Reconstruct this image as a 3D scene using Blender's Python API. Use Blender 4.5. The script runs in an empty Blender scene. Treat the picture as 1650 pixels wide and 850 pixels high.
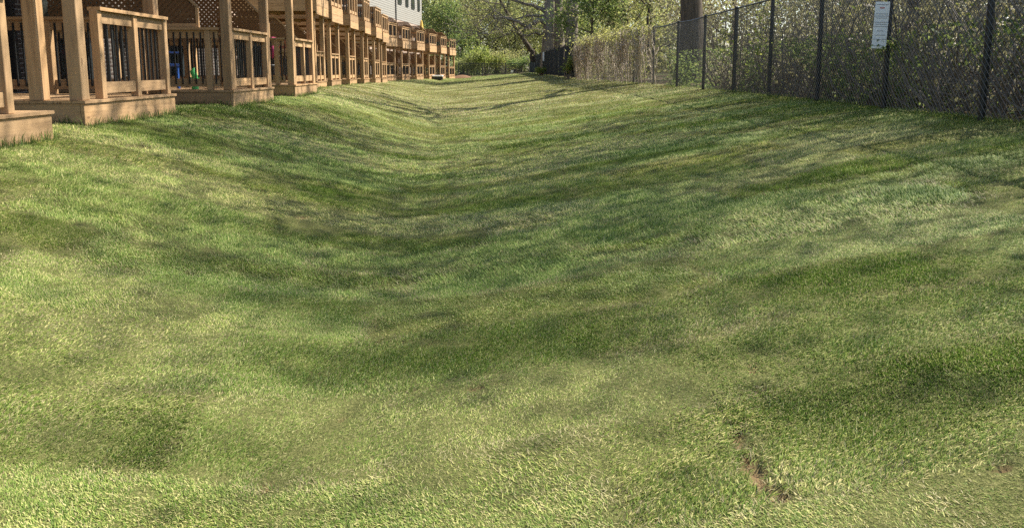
import bpy, math, random
import numpy as np
from mathutils import Vector, Matrix

R = math.radians
scene = bpy.context.scene
COL = scene.collection

# ------------------------------------------------------------------ camera
EYE = 1.5
FPX, PPY, HORIZON = 1192.0, 280.0, 110.0          # in pixels of the 1650 x 850 photograph
PITCH = math.atan((PPY - HORIZON) / FPX)
cam_d = bpy.data.cameras.new('camera')
cam_d.sensor_width = 36.0
cam_d.lens = FPX / 1650 * 36.0
cam_d.shift_y = -(425 - PPY) / 1650
cam_d.clip_start, cam_d.clip_end = 0.05, 2000
cam = bpy.data.objects.new('camera', cam_d)
cam.location = (0, 0, EYE)
cam.rotation_euler = (R(90) - PITCH, 0, 0)
COL.objects.link(cam)
scene.camera = cam

# ------------------------------------------------------------------ light
SUN_TO = Vector((0.90, 0.42, 0)).normalized()      # horizontal direction towards the sun
SUN_EL = R(50)
world = bpy.data.worlds.new('World')
scene.world = world
world.use_nodes = True
nt = world.node_tree
bg = nt.nodes['Background']
sky = nt.nodes.new('ShaderNodeTexSky')
sky.sky_type = 'NISHITA'
sky.sun_disc = False
sky.sun_elevation = SUN_EL
sky.sun_rotation = math.atan2(SUN_TO.x, SUN_TO.y)
sky.air_density, sky.dust_density, sky.ozone_density = 1.0, 1.5, 1.0
nt.links.new(sky.outputs[0], bg.inputs[0])
bg.inputs[1].default_value = 0.12
sun_d = bpy.data.lights.new('sun', 'SUN')
sun_d.energy, sun_d.angle, sun_d.color = 5.0, R(0.53), (1.0, 0.94, 0.82)
sun = bpy.data.objects.new('sun', sun_d)
sdir = Vector((SUN_TO.x * math.cos(SUN_EL), SUN_TO.y * math.cos(SUN_EL), math.sin(SUN_EL)))
sun.rotation_euler = sdir.to_track_quat('Z', 'Y').to_euler()
sun.location = sdir * 60
COL.objects.link(sun)
scene.view_settings.view_transform = 'Standard'
scene.view_settings.look = 'None'
scene.view_settings.exposure = 1.22
scene.view_settings.gamma = 1.0
scene.cycles.use_denoising = False          # a little grain suits the turf better than smearing
scene.cycles.max_bounces = 6
scene.cycles.transparent_max_bounces = 4


def at(px, py, d):
    """world point at distance d along Y on the line of sight of a photograph pixel"""
    xc, yc = (px - 825) / FPX, (PPY - py) / FPX
    s = d / (math.cos(PITCH) + yc * math.sin(PITCH))
    return Vector((xc * s, d, EYE + s * (yc * math.cos(PITCH) - math.sin(PITCH))))


# ------------------------------------------------------------------ noise helpers (numpy)
def h2(ix, iy, seed=0):
    n = (ix.astype(np.int64) * 374761393 + iy.astype(np.int64) * 668265263 + seed * 974634777) & 0x7fffffff
    n = ((n ^ (n >> 13)) * 1274126177) & 0x7fffffff
    n = ((n ^ (n >> 15)) * 2246822519) & 0x7fffffff
    return (n ^ (n >> 16)) % 100003 / 100003.0


def vnoise(x, y, seed=0):
    x, y = np.asarray(x, float), np.asarray(y, float)
    ix, iy = np.floor(x), np.floor(y)
    fx, fy = x - ix, y - iy
    fx, fy = fx * fx * (3 - 2 * fx), fy * fy * (3 - 2 * fy)
    a, b = h2(ix, iy, seed), h2(ix + 1, iy, seed)
    c, d = h2(ix, iy + 1, seed), h2(ix + 1, iy + 1, seed)
    return (a * (1 - fx) + b * fx) * (1 - fy) + (c * (1 - fx) + d * fx) * fy


# ------------------------------------------------------------------ the lie of the land
def deck_x(y):
    return np.interp(y, [-5, 18.5, 24, 30, 41, 50, 60, 70, 80, 95], [-4.45, -4.7, -6.4, -6.8, -7.3, -8.6, -8.0, -7.1, -6.1, -6.0])


def fence_x(y):
    return np.interp(y, [-8, 17, 20, 23, 27, 31, 36, 44, 58, 70, 86, 100],
                     [5.02, 5.0, 4.9, 4.72, 4.4, 3.95, 3.35, 2.95, 2.6, 2.35, 2.0, 1.8])


def ground_z(x, y):
    x, y = np.asarray(x, float), np.asarray(y, float)
    xa = np.interp(y, [-5, 0, 4, 17, 47, 60], [-0.5, -0.55, -0.75, -1.6, -4.7, -6.0])
    zb = np.interp(y, [-10, 0, 17, 25, 47, 70, 100], [0.10, 0.10, 0.08, 0.13, 0.24, 0.36, 0.5])
    zl = np.interp(y, [0, 18, 26, 45, 60, 80, 100], [0.92, 0.90, 0.82, 0.66, 0.58, 0.48, 0.5])
    zr = np.interp(y, [0, 36, 60, 90], [0.96, 0.96, 0.98, 0.95])
    xl, xr = deck_x(y) - 0.1, fence_x(y)
    t = np.where(x < xa, (xa - x) / (xa - xl), (x - xa) / (xr - xa))
    t = np.clip(t, 0, 1)
    sm = t * t * (3 - 2 * t)
    s = np.where(x < xa, 0.6 * sm + 0.4 * t ** 1.2, 0.22 * sm + 0.78 * t ** 1.12)
    z = zb + np.where(x < xa, zl - zb, zr - zb) * s
    z = z + np.clip(x - xr - 0.5, 0, 30) * 0.02
    lump = (vnoise(x * 0.9, y * 0.9, 3) - 0.5) * 0.03 + (vnoise(x * 2.6, y * 2.6, 4) - 0.5) * 0.020
    return z + lump * np.clip(1 - (t > 0.999) * 0.6, 0, 1)


def gz(x, y):
    return float(ground_z(np.array([x]), np.array([y]))[0])


# ------------------------------------------------------------------ materials
class N:
    def __init__(self, name):
        self.m = bpy.data.materials.new(name)
        self.m.use_nodes = True
        self.t = self.m.node_tree
        self.t.nodes.clear()
        self.out = self.t.nodes.new('ShaderNodeOutputMaterial')

    def n(self, kind, **kw):
        nd = self.t.nodes.new('ShaderNode' + kind)
        for k, v in kw.items():
            if k.startswith('i_'):
                nd.inputs[int(k[2:]) if k[2:].isdigit() else k[2:].replace('_', ' ')].default_value = v
            else:
                setattr(nd, k, v)
        return nd

    def l(self, a, b):
        self.t.links.new(a, b)

    def ramp(self, fac, stops):
        r = self.n('ValToRGB')
        e = r.color_ramp.elements
        while len(e) < len(stops):
            e.new(0.5)
        for el, (p, c) in zip(e, stops):
            el.position = p
            el.color = (*c, 1)
        self.l(fac, r.inputs[0])
        return r.outputs[0]

    def noise(self, vec, scale, detail=3, rough=0.6):
        t = self.n('TexNoise')
        t.inputs['Scale'].default_value = scale
        t.inputs['Detail'].default_value = detail
        t.inputs['Roughness'].default_value = rough
        if vec is not None:
            self.l(vec, t.inputs['Vector'])
        return t

    def mix(self, fac, a, b, blend='MIX'):
        m = self.n('Mix', data_type='RGBA', blend_type=blend)
        for sock, v in ((m.inputs[0], fac), (m.inputs[6], a), (m.inputs[7], b)):
            if isinstance(v, (int, float)):
                sock.default_value = v
            elif isinstance(v, tuple):
                sock.default_value = (*v, 1)
            else:
                self.l(v, sock)
        return m.outputs[2]

    def math(self, op, a, b=0.0):
        m = self.n('Math', operation=op)
        for i, v in enumerate((a, b)):
            if isinstance(v, (int, float)):
                m.inputs[i].default_value = v
            else:
                self.l(v, m.inputs[i])
        return m.outputs[0]

    def bsdf(self, color, rough=0.7, metal=0.0, spec=0.4, normal=None):
        p = self.n('BsdfPrincipled')
        if isinstance(color, tuple):
            p.inputs['Base Color'].default_value = (*color, 1)
        else:
            self.l(color, p.inputs['Base Color'])
        if isinstance(rough, (int, float)):
            p.inputs['Roughness'].default_value = rough
        else:
            self.l(rough, p.inputs['Roughness'])
        p.inputs['Metallic'].default_value = metal
        p.inputs['Specular IOR Level'].default_value = spec
        if normal is not None:
            self.l(normal, p.inputs['Normal'])
        return p

    def bump(self, h, strength=0.3, dist=0.01):
        b = self.n('Bump')
        b.inputs['Strength'].default_value = strength
        b.inputs['Distance'].default_value = dist
        self.l(h, b.inputs['Height'])
        return b.outputs[0]

    def done(self, shader):
        self.l(shader, self.out.inputs[0])
        return self.m


def mat_plain(name, col, rough=0.6, spec=0.4, var=0.25, scale=9.0, metal=0.0):
    k = N(name)
    tc = k.n('TexCoord')
    n1 = k.noise(tc.outputs['Object'], scale, 4)
    c = k.mix(n1.outputs[0], tuple(v * (1 - var) for v in col), tuple(min(1, v * (1 + var)) for v in col))
    return k.done(k.bsdf(c, rough, metal, spec, k.bump(n1.outputs[0], 0.15, 0.004)).outputs[0])


def mat_wood(name, axis, dark=1.0):
    k = N(name)
    tc = k.n('TexCoord')
    oi = k.n('ObjectInfo')
    off = k.n('VectorMath', operation='ADD')
    comb = k.n('CombineXYZ')
    for i in range(3):
        k.l(k.math('MULTIPLY', oi.outputs['Random'], 17.0 + i * 9), comb.inputs[i])
    k.l(tc.outputs['Object'], off.inputs[0])
    k.l(comb.outputs[0], off.inputs[1])
    mp = k.n('Mapping')
    sc = [26.0, 26.0, 26.0]
    sc[axis] = 1.6
    mp.inputs['Scale'].default_value = sc
    k.l(off.outputs[0], mp.inputs['Vector'])
    grain = k.noise(mp.outputs[0], 1.0, 5, 0.65)
    broad = k.noise(off.outputs[0], 2.2, 3)
    knot = k.n('TexVoronoi')
    mp2 = k.n('Mapping')
    s2 = [7.0, 7.0, 7.0]
    s2[axis] = 2.2
    mp2.inputs['Scale'].default_value = s2
    k.l(off.outputs[0], mp2.inputs['Vector'])
    k.l(mp2.outputs[0], knot.inputs['Vector'])
    knot.inputs['Scale'].default_value = 1.0
    kn = k.math('LESS_THAN', knot.outputs['Distance'], 0.10)
    c = k.ramp(grain.outputs[0], [(0.28, (0.24, 0.138, 0.062)), (0.5, (0.42, 0.258, 0.120)), (0.75, (0.54, 0.348, 0.175))])
    c = k.mix(k.math('MULTIPLY', broad.outputs[0], 0.5), c, (0.38, 0.28, 0.18))
    tint = k.ramp(oi.outputs['Random'], [(0.0, (0.78, 0.76, 0.74)), (0.5, (1, 1, 1)), (1.0, (1.12, 1.06, 0.98))])
    c = k.mix(1.0, c, tint, 'MULTIPLY')
    c = k.mix(k.math('MULTIPLY', kn, 0.6), c, (0.10, 0.05, 0.025))
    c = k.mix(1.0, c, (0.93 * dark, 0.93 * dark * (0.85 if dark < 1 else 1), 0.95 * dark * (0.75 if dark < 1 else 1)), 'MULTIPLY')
    return k.done(k.bsdf(c, 0.72, 0, 0.25, k.bump(grain.outputs[0], 0.35, 0.004)).outputs[0])


WOOD = [mat_wood('cedar_wood_x', 0), mat_wood('cedar_wood_y', 1), mat_wood('cedar_wood_z', 2)]
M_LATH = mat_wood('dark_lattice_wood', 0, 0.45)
M_BLACK = mat_plain('black_powder_coat', (0.014, 0.015, 0.016), 0.45, 0.45, 0.3)
M_WIRE = mat_plain('black_vinyl_wire', (0.085, 0.085, 0.080), 0.4, 0.5, 0.3)
M_FABRIC = mat_plain('black_screen_fabric', (0.012, 0.016, 0.020), 0.85, 0.2, 0.4, 3.0)
M_WHITE = mat_plain('white_paint', (0.78, 0.77, 0.74), 0.5, 0.4, 0.05)
M_INK = mat_plain('grey_ink', (0.30, 0.30, 0.31), 0.7, 0.2, 0.1)
M_RED = mat_plain('red_ink', (0.50, 0.10, 0.08), 0.7, 0.2, 0.1)
M_PINK = mat_plain('pink_cloth', (0.62, 0.10, 0.22), 0.85, 0.2, 0.5, 14)
M_BLUE = mat_plain('blue_plastic', (0.03, 0.10, 0.38), 0.4, 0.5, 0.2)
M_GREENTOY = mat_plain('green_plastic', (0.10, 0.55, 0.16), 0.4, 0.5, 0.2)
M_YELLOW = mat_plain('yellow_canvas', (0.70, 0.48, 0.12), 0.85, 0.2, 0.2)
M_GREY = mat_plain('grey_metal', (0.30, 0.31, 0.32), 0.4, 0.5, 0.2)
M_SOIL = mat_plain('loose_soil', (0.16, 0.095, 0.055), 0.95, 0.1, 0.5, 18)
M_STRAW = mat_plain('dry_straw', (0.46, 0.38, 0.22), 0.7, 0.3, 0.3, 6)
M_TRIM = mat_plain('dark_window_frame', (0.018, 0.018, 0.02), 0.4, 0.5, 0.2)


def mat_glass():
    k = N('dark_window_glass')
    tc = k.n('TexCoord')
    n1 = k.noise(tc.outputs['Object'], 1.3, 2)
    c = k.mix(n1.outputs[0], (0.012, 0.016, 0.020), (0.035, 0.045, 0.050))
    return k.done(k.bsdf(c, 0.06, 0, 0.6).outputs[0])


M_GLASS = mat_glass()


def mat_siding():
    k = N('cream_siding')
    tc = k.n('TexCoord')
    mp = k.n('Mapping')
    mp.inputs['Scale'].default_value = (3, 0.5, 3)
    k.l(tc.outputs['Object'], mp.inputs['Vector'])
    n1 = k.noise(mp.outputs[0], 1.5, 4)
    c = k.mix(n1.outputs[0], (0.225, 0.215, 0.185), (0.28, 0.265, 0.23))
    return k.done(k.bsdf(c, 0.55, 0, 0.35).outputs[0])


def mat_brick(name, a, b, mortar):
    k = N(name)
    tc = k.n('TexCoord')
    sep = k.n('SeparateXYZ')
    k.l(tc.outputs['Object'], sep.inputs[0])
    cb = k.n('CombineXYZ')
    k.l(sep.outputs[1], cb.inputs[0])
    k.l(sep.outputs[2], cb.inputs[1])
    br = k.n('TexBrick')
    br.inputs['Color1'].default_value = (*a, 1)
    br.inputs['Color2'].default_value = (*b, 1)
    br.inputs['Mortar'].default_value = (*mortar, 1)
    br.inputs['Scale'].default_value = 1.0
    br.inputs['Brick Width'].default_value = 0.2
    br.inputs['Row Height'].default_value = 0.075
    br.inputs['Mortar Size'].default_value = 0.007
    k.l(cb.outputs[0], br.inputs['Vector'])
    return k.done(k.bsdf(br.outputs[0], 0.85, 0, 0.2, k.bump(br.outputs['Fac'], 0.4, -0.006)).outputs[0])


M_SIDING = mat_siding()
M_BRICK_PINK = mat_brick('buff_brick', (0.40, 0.30, 0.235), (0.33, 0.24, 0.19), (0.42, 0.38, 0.33))
M_BRICK_DARK = mat_brick('brown_brick', (0.045, 0.035, 0.032), (0.075, 0.052, 0.043), (0.20, 0.19, 0.175))


def mat_leaf(name, stops, trans=0.6, rough=0.55):
    """leaf colour from the per-face attribute rnd; part of the light passes through"""
    k = N(name)
    a = k.n('Attribute', attribute_name='rnd')
    c = k.ramp(a.outputs['Fac'], stops)
    p = k.bsdf(c, rough, 0, 0.3)
    tr = k.n('BsdfTranslucent')
    k.l(k.mix(0.4, c, (0.34, 0.36, 0.11), 'MIX'), tr.inputs[0])
    ms = k.n('MixShader')
    ms.inputs[0].default_value = trans
    k.l(p.outputs[0], ms.inputs[1])
    k.l(tr.outputs[0], ms.inputs[2])
    return k.done(ms.outputs[0])


L_SPRING = mat_leaf('spring_leaves', [(0, (0.16, 0.18, 0.060)), (0.45, (0.28, 0.31, 0.11)), (0.8, (0.37, 0.38, 0.155)), (1, (0.45, 0.43, 0.21))])
L_OAK = mat_leaf('oak_catkin_leaves', [(0, (0.15, 0.14, 0.06)), (0.5, (0.30, 0.285, 0.115)), (0.85, (0.40, 0.37, 0.155)), (1, (0.34, 0.27, 0.17))])
L_GREEN = mat_leaf('fresh_green_leaves', [(0, (0.05, 0.10, 0.026)), (0.5, (0.095, 0.175, 0.045)), (1, (0.18, 0.26, 0.075))])
L_LIME = mat_leaf('lime_leaves', [(0, (0.12, 0.19, 0.03)), (0.5, (0.22, 0.28, 0.05)), (1, (0.33, 0.34, 0.08))])
L_BROWN = mat_leaf('withered_leaves', [(0, (0.16, 0.128, 0.098)), (0.45, (0.28, 0.235, 0.175)), (0.85, (0.35, 0.305, 0.215)), (1, (0.36, 0.34, 0.17))], 0.45)
L_VINE = mat_leaf('vine_tip_leaves', [(0, (0.17, 0.15, 0.06)), (0.5, (0.33, 0.31, 0.09)), (1, (0.45, 0.42, 0.15))])
L_UNDER = mat_leaf('undergrowth_leaves', [(0, (0.045, 0.09, 0.028)), (0.5, (0.095, 0.175, 0.045)), (1, (0.18, 0.26, 0.08))])


def mat_bark(name, a, b):
    k = N(name)
    tc = k.n('TexCoord')
    mp = k.n('Mapping')
    mp.inputs['Scale'].default_value = (9, 9, 1.2)
    k.l(tc.outputs['Object'], mp.inputs['Vector'])
    n1 = k.noise(mp.outputs[0], 1.5, 5, 0.7)
    c = k.ramp(n1.outputs[0], [(0.3, a), (0.7, b)])
    return k.done(k.bsdf(c, 0.9, 0, 0.15, k.bump(n1.outputs[0], 0.9, 0.04)).outputs[0])


M_BARK = mat_bark('oak_bark', (0.042, 0.035, 0.028), (0.155, 0.125, 0.098))
M_BARK_LIT = mat_bark('lit_oak_bark', (0.10, 0.085, 0.068), (0.31, 0.265, 0.215))  # sunlight on the far oaks put into a lighter bark colour
M_TWIG = mat_bark('grey_twigs', (0.12, 0.098, 0.078), (0.32, 0.27, 0.22))
M_VINE = mat_bark('dead_vine_stems', (0.24, 0.19, 0.145), (0.60, 0.51, 0.40))


def mat_ground():
    k = N('turf_and_litter')
    tc = k.n('TexCoord')
    v = tc.outputs['Object']
    n1 = k.noise(v, 0.6, 4)
    n2 = k.noise(v, 55.0, 3, 0.7)
    n3 = k.noise(v, 6.0, 4)
    n4 = k.noise(v, 240.0, 2, 0.7)
    nm = k.math('ADD', k.math('MULTIPLY', n2.outputs[0], 0.4), k.math('MULTIPLY', n4.outputs[0], 0.6))
    g = k.ramp(nm, [(0.36, (0.028, 0.036, 0.010)), (0.5, (0.085, 0.098, 0.026)), (0.62, (0.20, 0.19, 0.075))])
    g = k.mix(k.math('MULTIPLY', n3.outputs[0], 0.45), g, (0.085, 0.070, 0.032))
    w = k.ramp(n2.outputs[0], [(0.3, (0.035, 0.026, 0.016)), (0.55, (0.10, 0.075, 0.045)), (0.75, (0.17, 0.13, 0.08))])
    w = k.mix(k.math('GREATER_THAN', n1.outputs[0], 0.55), w, (0.05, 0.075, 0.02))
    a = k.n('Attribute', attribute_name='woodland')
    c = k.mix(a.outputs['Fac'], g, w)
    s = k.n('Attribute', attribute_name='seam')
    c = k.mix(s.outputs['Fac'], c, (0.17, 0.115, 0.06))
    return k.done(k.bsdf(c, 0.95, 0, 0.1, k.bump(n2.outputs[0], 0.7, 0.02)).outputs[0])


M_GROUND = mat_ground()


def mat_grass():
    k = N('turf_blades')
    b = k.n('Attribute', attribute_name='rnd')
    t = k.n('Attribute', attribute_name='tint', attribute_type='INSTANCER')
    dry_and_sunlit = k.n('Attribute', attribute_name='dry_and_sunlit', attribute_type='INSTANCER')  # straw share per tuft; also carries the far lawn's painted sunlight
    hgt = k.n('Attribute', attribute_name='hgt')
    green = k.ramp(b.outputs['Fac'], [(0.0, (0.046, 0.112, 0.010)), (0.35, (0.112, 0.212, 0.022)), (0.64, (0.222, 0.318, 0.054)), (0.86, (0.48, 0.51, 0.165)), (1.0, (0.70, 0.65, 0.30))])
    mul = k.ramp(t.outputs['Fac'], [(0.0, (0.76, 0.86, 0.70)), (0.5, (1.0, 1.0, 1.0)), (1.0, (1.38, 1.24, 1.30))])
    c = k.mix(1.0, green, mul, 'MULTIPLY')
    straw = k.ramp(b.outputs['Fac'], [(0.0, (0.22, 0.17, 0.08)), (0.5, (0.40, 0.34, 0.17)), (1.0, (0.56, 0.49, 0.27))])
    isdry = k.math('GREATER_THAN', k.math('ADD', dry_and_sunlit.outputs['Fac'], k.math('MULTIPLY', k.math('FRACT', k.math('MULTIPLY', b.outputs['Fac'], 13.7)), 0.999)), 1.0)
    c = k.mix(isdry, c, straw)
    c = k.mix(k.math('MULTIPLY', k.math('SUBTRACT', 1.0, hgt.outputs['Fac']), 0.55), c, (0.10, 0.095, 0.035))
    geo = k.n('NewGeometry')
    vm = k.n('VectorMath', operation='SCALE')
    k.l(geo.outputs['Normal'], vm.inputs[0])
    vm.inputs['Scale'].default_value = 0.85
    va = k.n('VectorMath', operation='ADD')
    k.l(vm.outputs[0], va.inputs[0])
    va.inputs[1].default_value = (0, 0, 0.5)
    vn = k.n('VectorMath', operation='NORMALIZE')
    k.l(va.outputs[0], vn.inputs[0])
    p = k.bsdf(c, 0.6, 0, 0.2, vn.outputs[0])
    tr = k.n('BsdfTranslucent')
    k.l(c, tr.inputs[0])
    ms = k.n('MixShader')
    ms.inputs[0].default_value = 0.30
    k.l(p.outputs[0], ms.inputs[1])
    k.l(tr.outputs[0], ms.inputs[2])
    return k.done(ms.outputs[0])


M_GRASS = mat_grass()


# ------------------------------------------------------------------ object helpers
def tag(o, label=None, cat=None, group=None, kind=None):
    if label: o['label'] = label
    if cat: o['category'] = cat
    if group: o['group'] = group
    if kind: o['kind'] = kind
    return o


def link(o, parent=None):
    COL.objects.link(o)
    if parent is not None:
        o.parent = parent
    return o


def empty(name, loc=(0, 0, 0), rz=0.0):
    o = bpy.data.objects.new(name, None)
    o.location = loc
    o.rotation_euler = (0, 0, rz)
    o.empty_display_size = 0.2
    return link(o)


def np_mesh(name, verts, faces, mat, smooth=False, attrs=None):
    """verts (n,3) array, faces (m,k) array of equal-sized polygons or list of such arrays"""
    if not isinstance(faces, list):
        faces = [faces]
    faces = [np.asarray(f, np.int32) for f in faces if len(f)]
    me = bpy.data.meshes.new(name)
    verts = np.asarray(verts, np.float32)
    me.vertices.add(len(verts))
    me.vertices.foreach_set('co', verts.ravel())
    loops = np.concatenate([f.ravel() for f in faces])
    sizes = np.concatenate([np.full(len(f), f.shape[1], np.int32) for f in faces])
    starts = np.concatenate([[0], np.cumsum(sizes)[:-1]]).astype(np.int32)
    me.loops.add(len(loops))
    me.loops.foreach_set('vertex_index', loops)
    me.polygons.add(len(sizes))
    me.polygons.foreach_set('loop_start', starts)
    me.polygons.foreach_set('loop_total', sizes)
    me.polygons.foreach_set('use_smooth', np.full(len(sizes), bool(smooth)))
    for an, (dom, arr) in (attrs or {}).items():
        a = me.attributes.new(an, 'FLOAT', dom)
        a.data.foreach_set('value', np.asarray(arr, np.float32).ravel())
    me.materials.append(mat)
    me.update(calc_edges=True)
    return me


def obj(name, me, parent=None, loc=(0, 0, 0)):
    o = bpy.data.objects.new(name, me)
    o.location = loc
    return link(o, parent)


BOXES = {}


def box_mesh(dx, dy, dz, mat, bev=0.0):
    """a box centred on its own origin, edges chamfered"""
    key = (round(dx, 3), round(dy, 3), round(dz, 3), mat.name, bev)
    if key in BOXES:
        return BOXES[key]
    hx, hy, hz = dx / 2, dy / 2, dz / 2
    if bev <= 0:
        v = np.array([[sx * hx, sy * hy, sz * hz] for sz in (-1, 1) for sy in (-1, 1) for sx in (-1, 1)])
        f = [[0, 2, 3, 1], [4, 5, 7, 6], [0, 1, 5, 4], [2, 6, 7, 3], [0, 4, 6, 2], [1, 3, 7, 5]]
        me = np_mesh('box', v, np.array(f), mat)
    else:
        import bmesh
        bm = bmesh.new()
        bmesh.ops.create_cube(bm, size=1.0)
        for vv in bm.verts:
            vv.co = (vv.co.x * dx, vv.co.y * dy, vv.co.z * dz)
        bmesh.ops.bevel(bm, geom=bm.edges[:], offset=bev, segments=1, affect='EDGES')
        me = bpy.data.meshes.new('box')
        bm.to_mesh(me)
        bm.free()
        me.materials.append(mat)
    BOXES[key] = me
    return me


def wood_for(dx, dy, dz):
    return WOOD[int(np.argmax([dx, dy, dz]))]


def box(name, parent, a, b, mat=None, bev=0.0):
    """box between two corners, in the parent's space"""
    d = [abs(b[i] - a[i]) for i in range(3)]
    c = [(a[i] + b[i]) / 2 for i in range(3)]
    return obj(name, box_mesh(*d, mat or wood_for(*d), bev), parent, c)


class Soup:
    """collects boxes, tubes and polygons for one joined mesh"""
    def __init__(self):
        self.v, self.f3, self.f4, self.n = [], [], [], 0

    def add(self, v, f):
        f = np.asarray(f) + self.n
        (self.f3 if f.shape[1] == 3 else self.f4).append(f)
        self.v.append(np.asarray(v, float))
        self.n += len(v)

    def box(self, a, b):
        x, y, z = zip(a, b)
        v = [[x[i], y[j], z[k]] for k in (0, 1) for j in (0, 1) for i in (0, 1)]
        self.add(v, [[0, 2, 3, 1], [4, 5, 7, 6], [0, 1, 5, 4], [2, 6, 7, 3], [0, 4, 6, 2], [1, 3, 7, 5]])

    def prism(self, poly, nrm, th):
        """polygon (k,3) extruded by th along nrm"""
        p = np.asarray(poly, float)
        k = len(p)
        q = p + np.asarray(nrm, float) * th
        v = np.vstack([p, q])
        self.add(v, [[0, i, i + 1] for i in range(1, k - 1)] + [[k, k + i + 1, k + i] for i in range(1, k - 1)])
        self.add(v, [[i, (i + 1) % k, k + (i + 1) % k, k + i] for i in range(k)])

    def tube(self, pts, rad, sides=4):
        pts = np.asarray(pts, float)
        rad = np.broadcast_to(np.asarray(rad, float), (len(pts),))
        tg = np.gradient(pts, axis=0)
        tg /= np.linalg.norm(tg, axis=1)[:, None] + 1e-9
        ref = np.array([0.31, 0.17, 0.93]) if abs(tg[0][2]) < 0.9 else np.array([1.0, 0.1, 0.05])
        u = np.cross(tg, ref)
        u /= np.linalg.norm(u, axis=1)[:, None] + 1e-9
        w = np.cross(tg, u)
        an = np.arange(sides) * 2 * math.pi / sides
        ring = (u[:, None] * np.cos(an)[None, :, None] + w[:, None] * np.sin(an)[None, :, None]) * rad[:, None, None] + pts[:, None]
        n = len(pts)
        i, j = np.meshgrid(np.arange(n - 1), np.arange(sides), indexing='ij')
        j2 = (j + 1) % sides
        f = np.stack([i * sides + j, i * sides + j2, (i + 1) * sides + j2, (i + 1) * sides + j], -1).reshape(-1, 4)
        self.add(ring.reshape(-1, 3), f)

    def mesh(self, name, mat, smooth=False):
        fs = []
        if self.f4: fs.append(np.concatenate(self.f4))
        if self.f3: fs.append(np.concatenate(self.f3))
        return np_mesh(name, np.concatenate(self.v), fs, mat, smooth)


def leaf_mesh(name, pts, size, mat, rng, up=0.3, aspect=0.6, jitter=0.4):
    """one rhombic leaf per point, random bearing and tilt"""
    pts = np.asarray(pts, float)
    n = len(pts)
    a = rng.normal(size=(n, 3))
    a[:, 2] = a[:, 2] * 0.7 - 0.15
    a /= np.linalg.norm(a, axis=1)[:, None]
    b = rng.normal(size=(n, 3))
    b[:, 2] += up
    b = np.cross(a, b)
    b /= np.linalg.norm(b, axis=1)[:, None] + 1e-9
    s = size * (1 + jitter * (rng.random(n) * 2 - 1))[:, None]
    nrm = np.cross(a, b)
    v = np.stack([pts - a * s * 0.5, pts + b * s * aspect * 0.5 + nrm * s * 0.08, pts + a * s * 0.55, pts - b * s * aspect * 0.5 + nrm * s * 0.08], 1).reshape(-1, 3)
    f = np.arange(n * 4).reshape(n, 4)
    return np_mesh(name, v, f, mat, False, {'rnd': ('FACE', rng.random(n))})


def unit(v):
    v = np.asarray(v, float)
    return v / (np.linalg.norm(v) + 1e-9)


# ------------------------------------------------------------------ ground sheet
def axis_pts(spans):
    out = []
    for a, b, s in spans:
        out += list(np.arange(a, b - 1e-6, s))
    return np.array(out + [spans[-1][1]])


# sod pieces: strips laid across the swale
SOD_W, SOD_L, SOD_A = 0.62, 1.9, R(7)


def sod(x, y):
    """ids and distance to the nearest seam of the sod piece at x, y"""
    wob = (vnoise(x * 1.3, y * 1.3, 21) - 0.5) * 0.16
    u = x * math.cos(SOD_A) + y * math.sin(SOD_A)
    v = -x * math.sin(SOD_A) + y * math.cos(SOD_A) + wob
    r = np.floor(v / SOD_W)
    off = h2(r, r * 0 + 7, 5) * SOD_L
    c = np.floor((u + off + wob * 0.5) / SOD_L)
    fv = v / SOD_W - r
    fu = (u + off + wob * 0.5) / SOD_L - c
    dv = np.minimum(fv, 1 - fv) * SOD_W
    du = np.minimum(fu, 1 - fu) * SOD_L
    return r, c, dv, du


# soil cracks where the sod has pulled apart: polyline on the ground, half width
CRACKS = [([(0.77, 2.43), (0.76, 2.31), (0.76, 2.2), (0.76, 2.06), (0.78, 2.01)], 0.023),
          ([(0.97, 2.86), (0.96, 2.75), (0.91, 2.61)], 0.011),
          ([(-0.63, 3.2), (-0.67, 2.83), (-0.78, 2.53), (-0.83, 2.32), (-0.82, 2.21)], 0.003),
          ([(-0.47, 3.01), (-0.33, 3.0), (-0.17, 2.98), (-0.04, 3.01)], 0.006),
          ([(-3.88, 7.14), (-3.62, 7.47), (-3.39, 7.96), (-3.02, 8.04), (-2.53, 7.96)], 0.02),
          ([(-1.94, 4.29), (-1.88, 4.3)], 0.02),
          ([(-1.88, 6.2), (-1.75, 6.31)], 0.02),
          ([(1.47, 3.65), (1.75, 3.58)], 0.008),
          ([(1.28, 1.97), (1.37, 1.97), (1.43, 2.0)], 0.006),
          ([(-0.73, 3.69), (-0.59, 3.62), (-0.32, 3.51)], 0.004)]


def crack_dist(x, y, absolute=False):
    """distance to the nearest crack relative to its half width"""
    best = np.full(np.shape(x), 99.0)
    wob = (vnoise(x * 14, y * 14, 40) - 0.5) * 0.03
    for pts, hw in CRACKS:
        for (ax, ay), (bx, by) in zip(pts[:-1], pts[1:]):
            dx, dy = bx - ax, by - ay
            t = np.clip(((x - ax) * dx + (y - ay) * dy) / (dx * dx + dy * dy), 0, 1)
            d = np.hypot(x - ax - t * dx, y - ay - t * dy) + wob
            best = np.minimum(best, np.abs(d) / hw if not absolute else np.abs(d) - hw)
    return best


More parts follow.
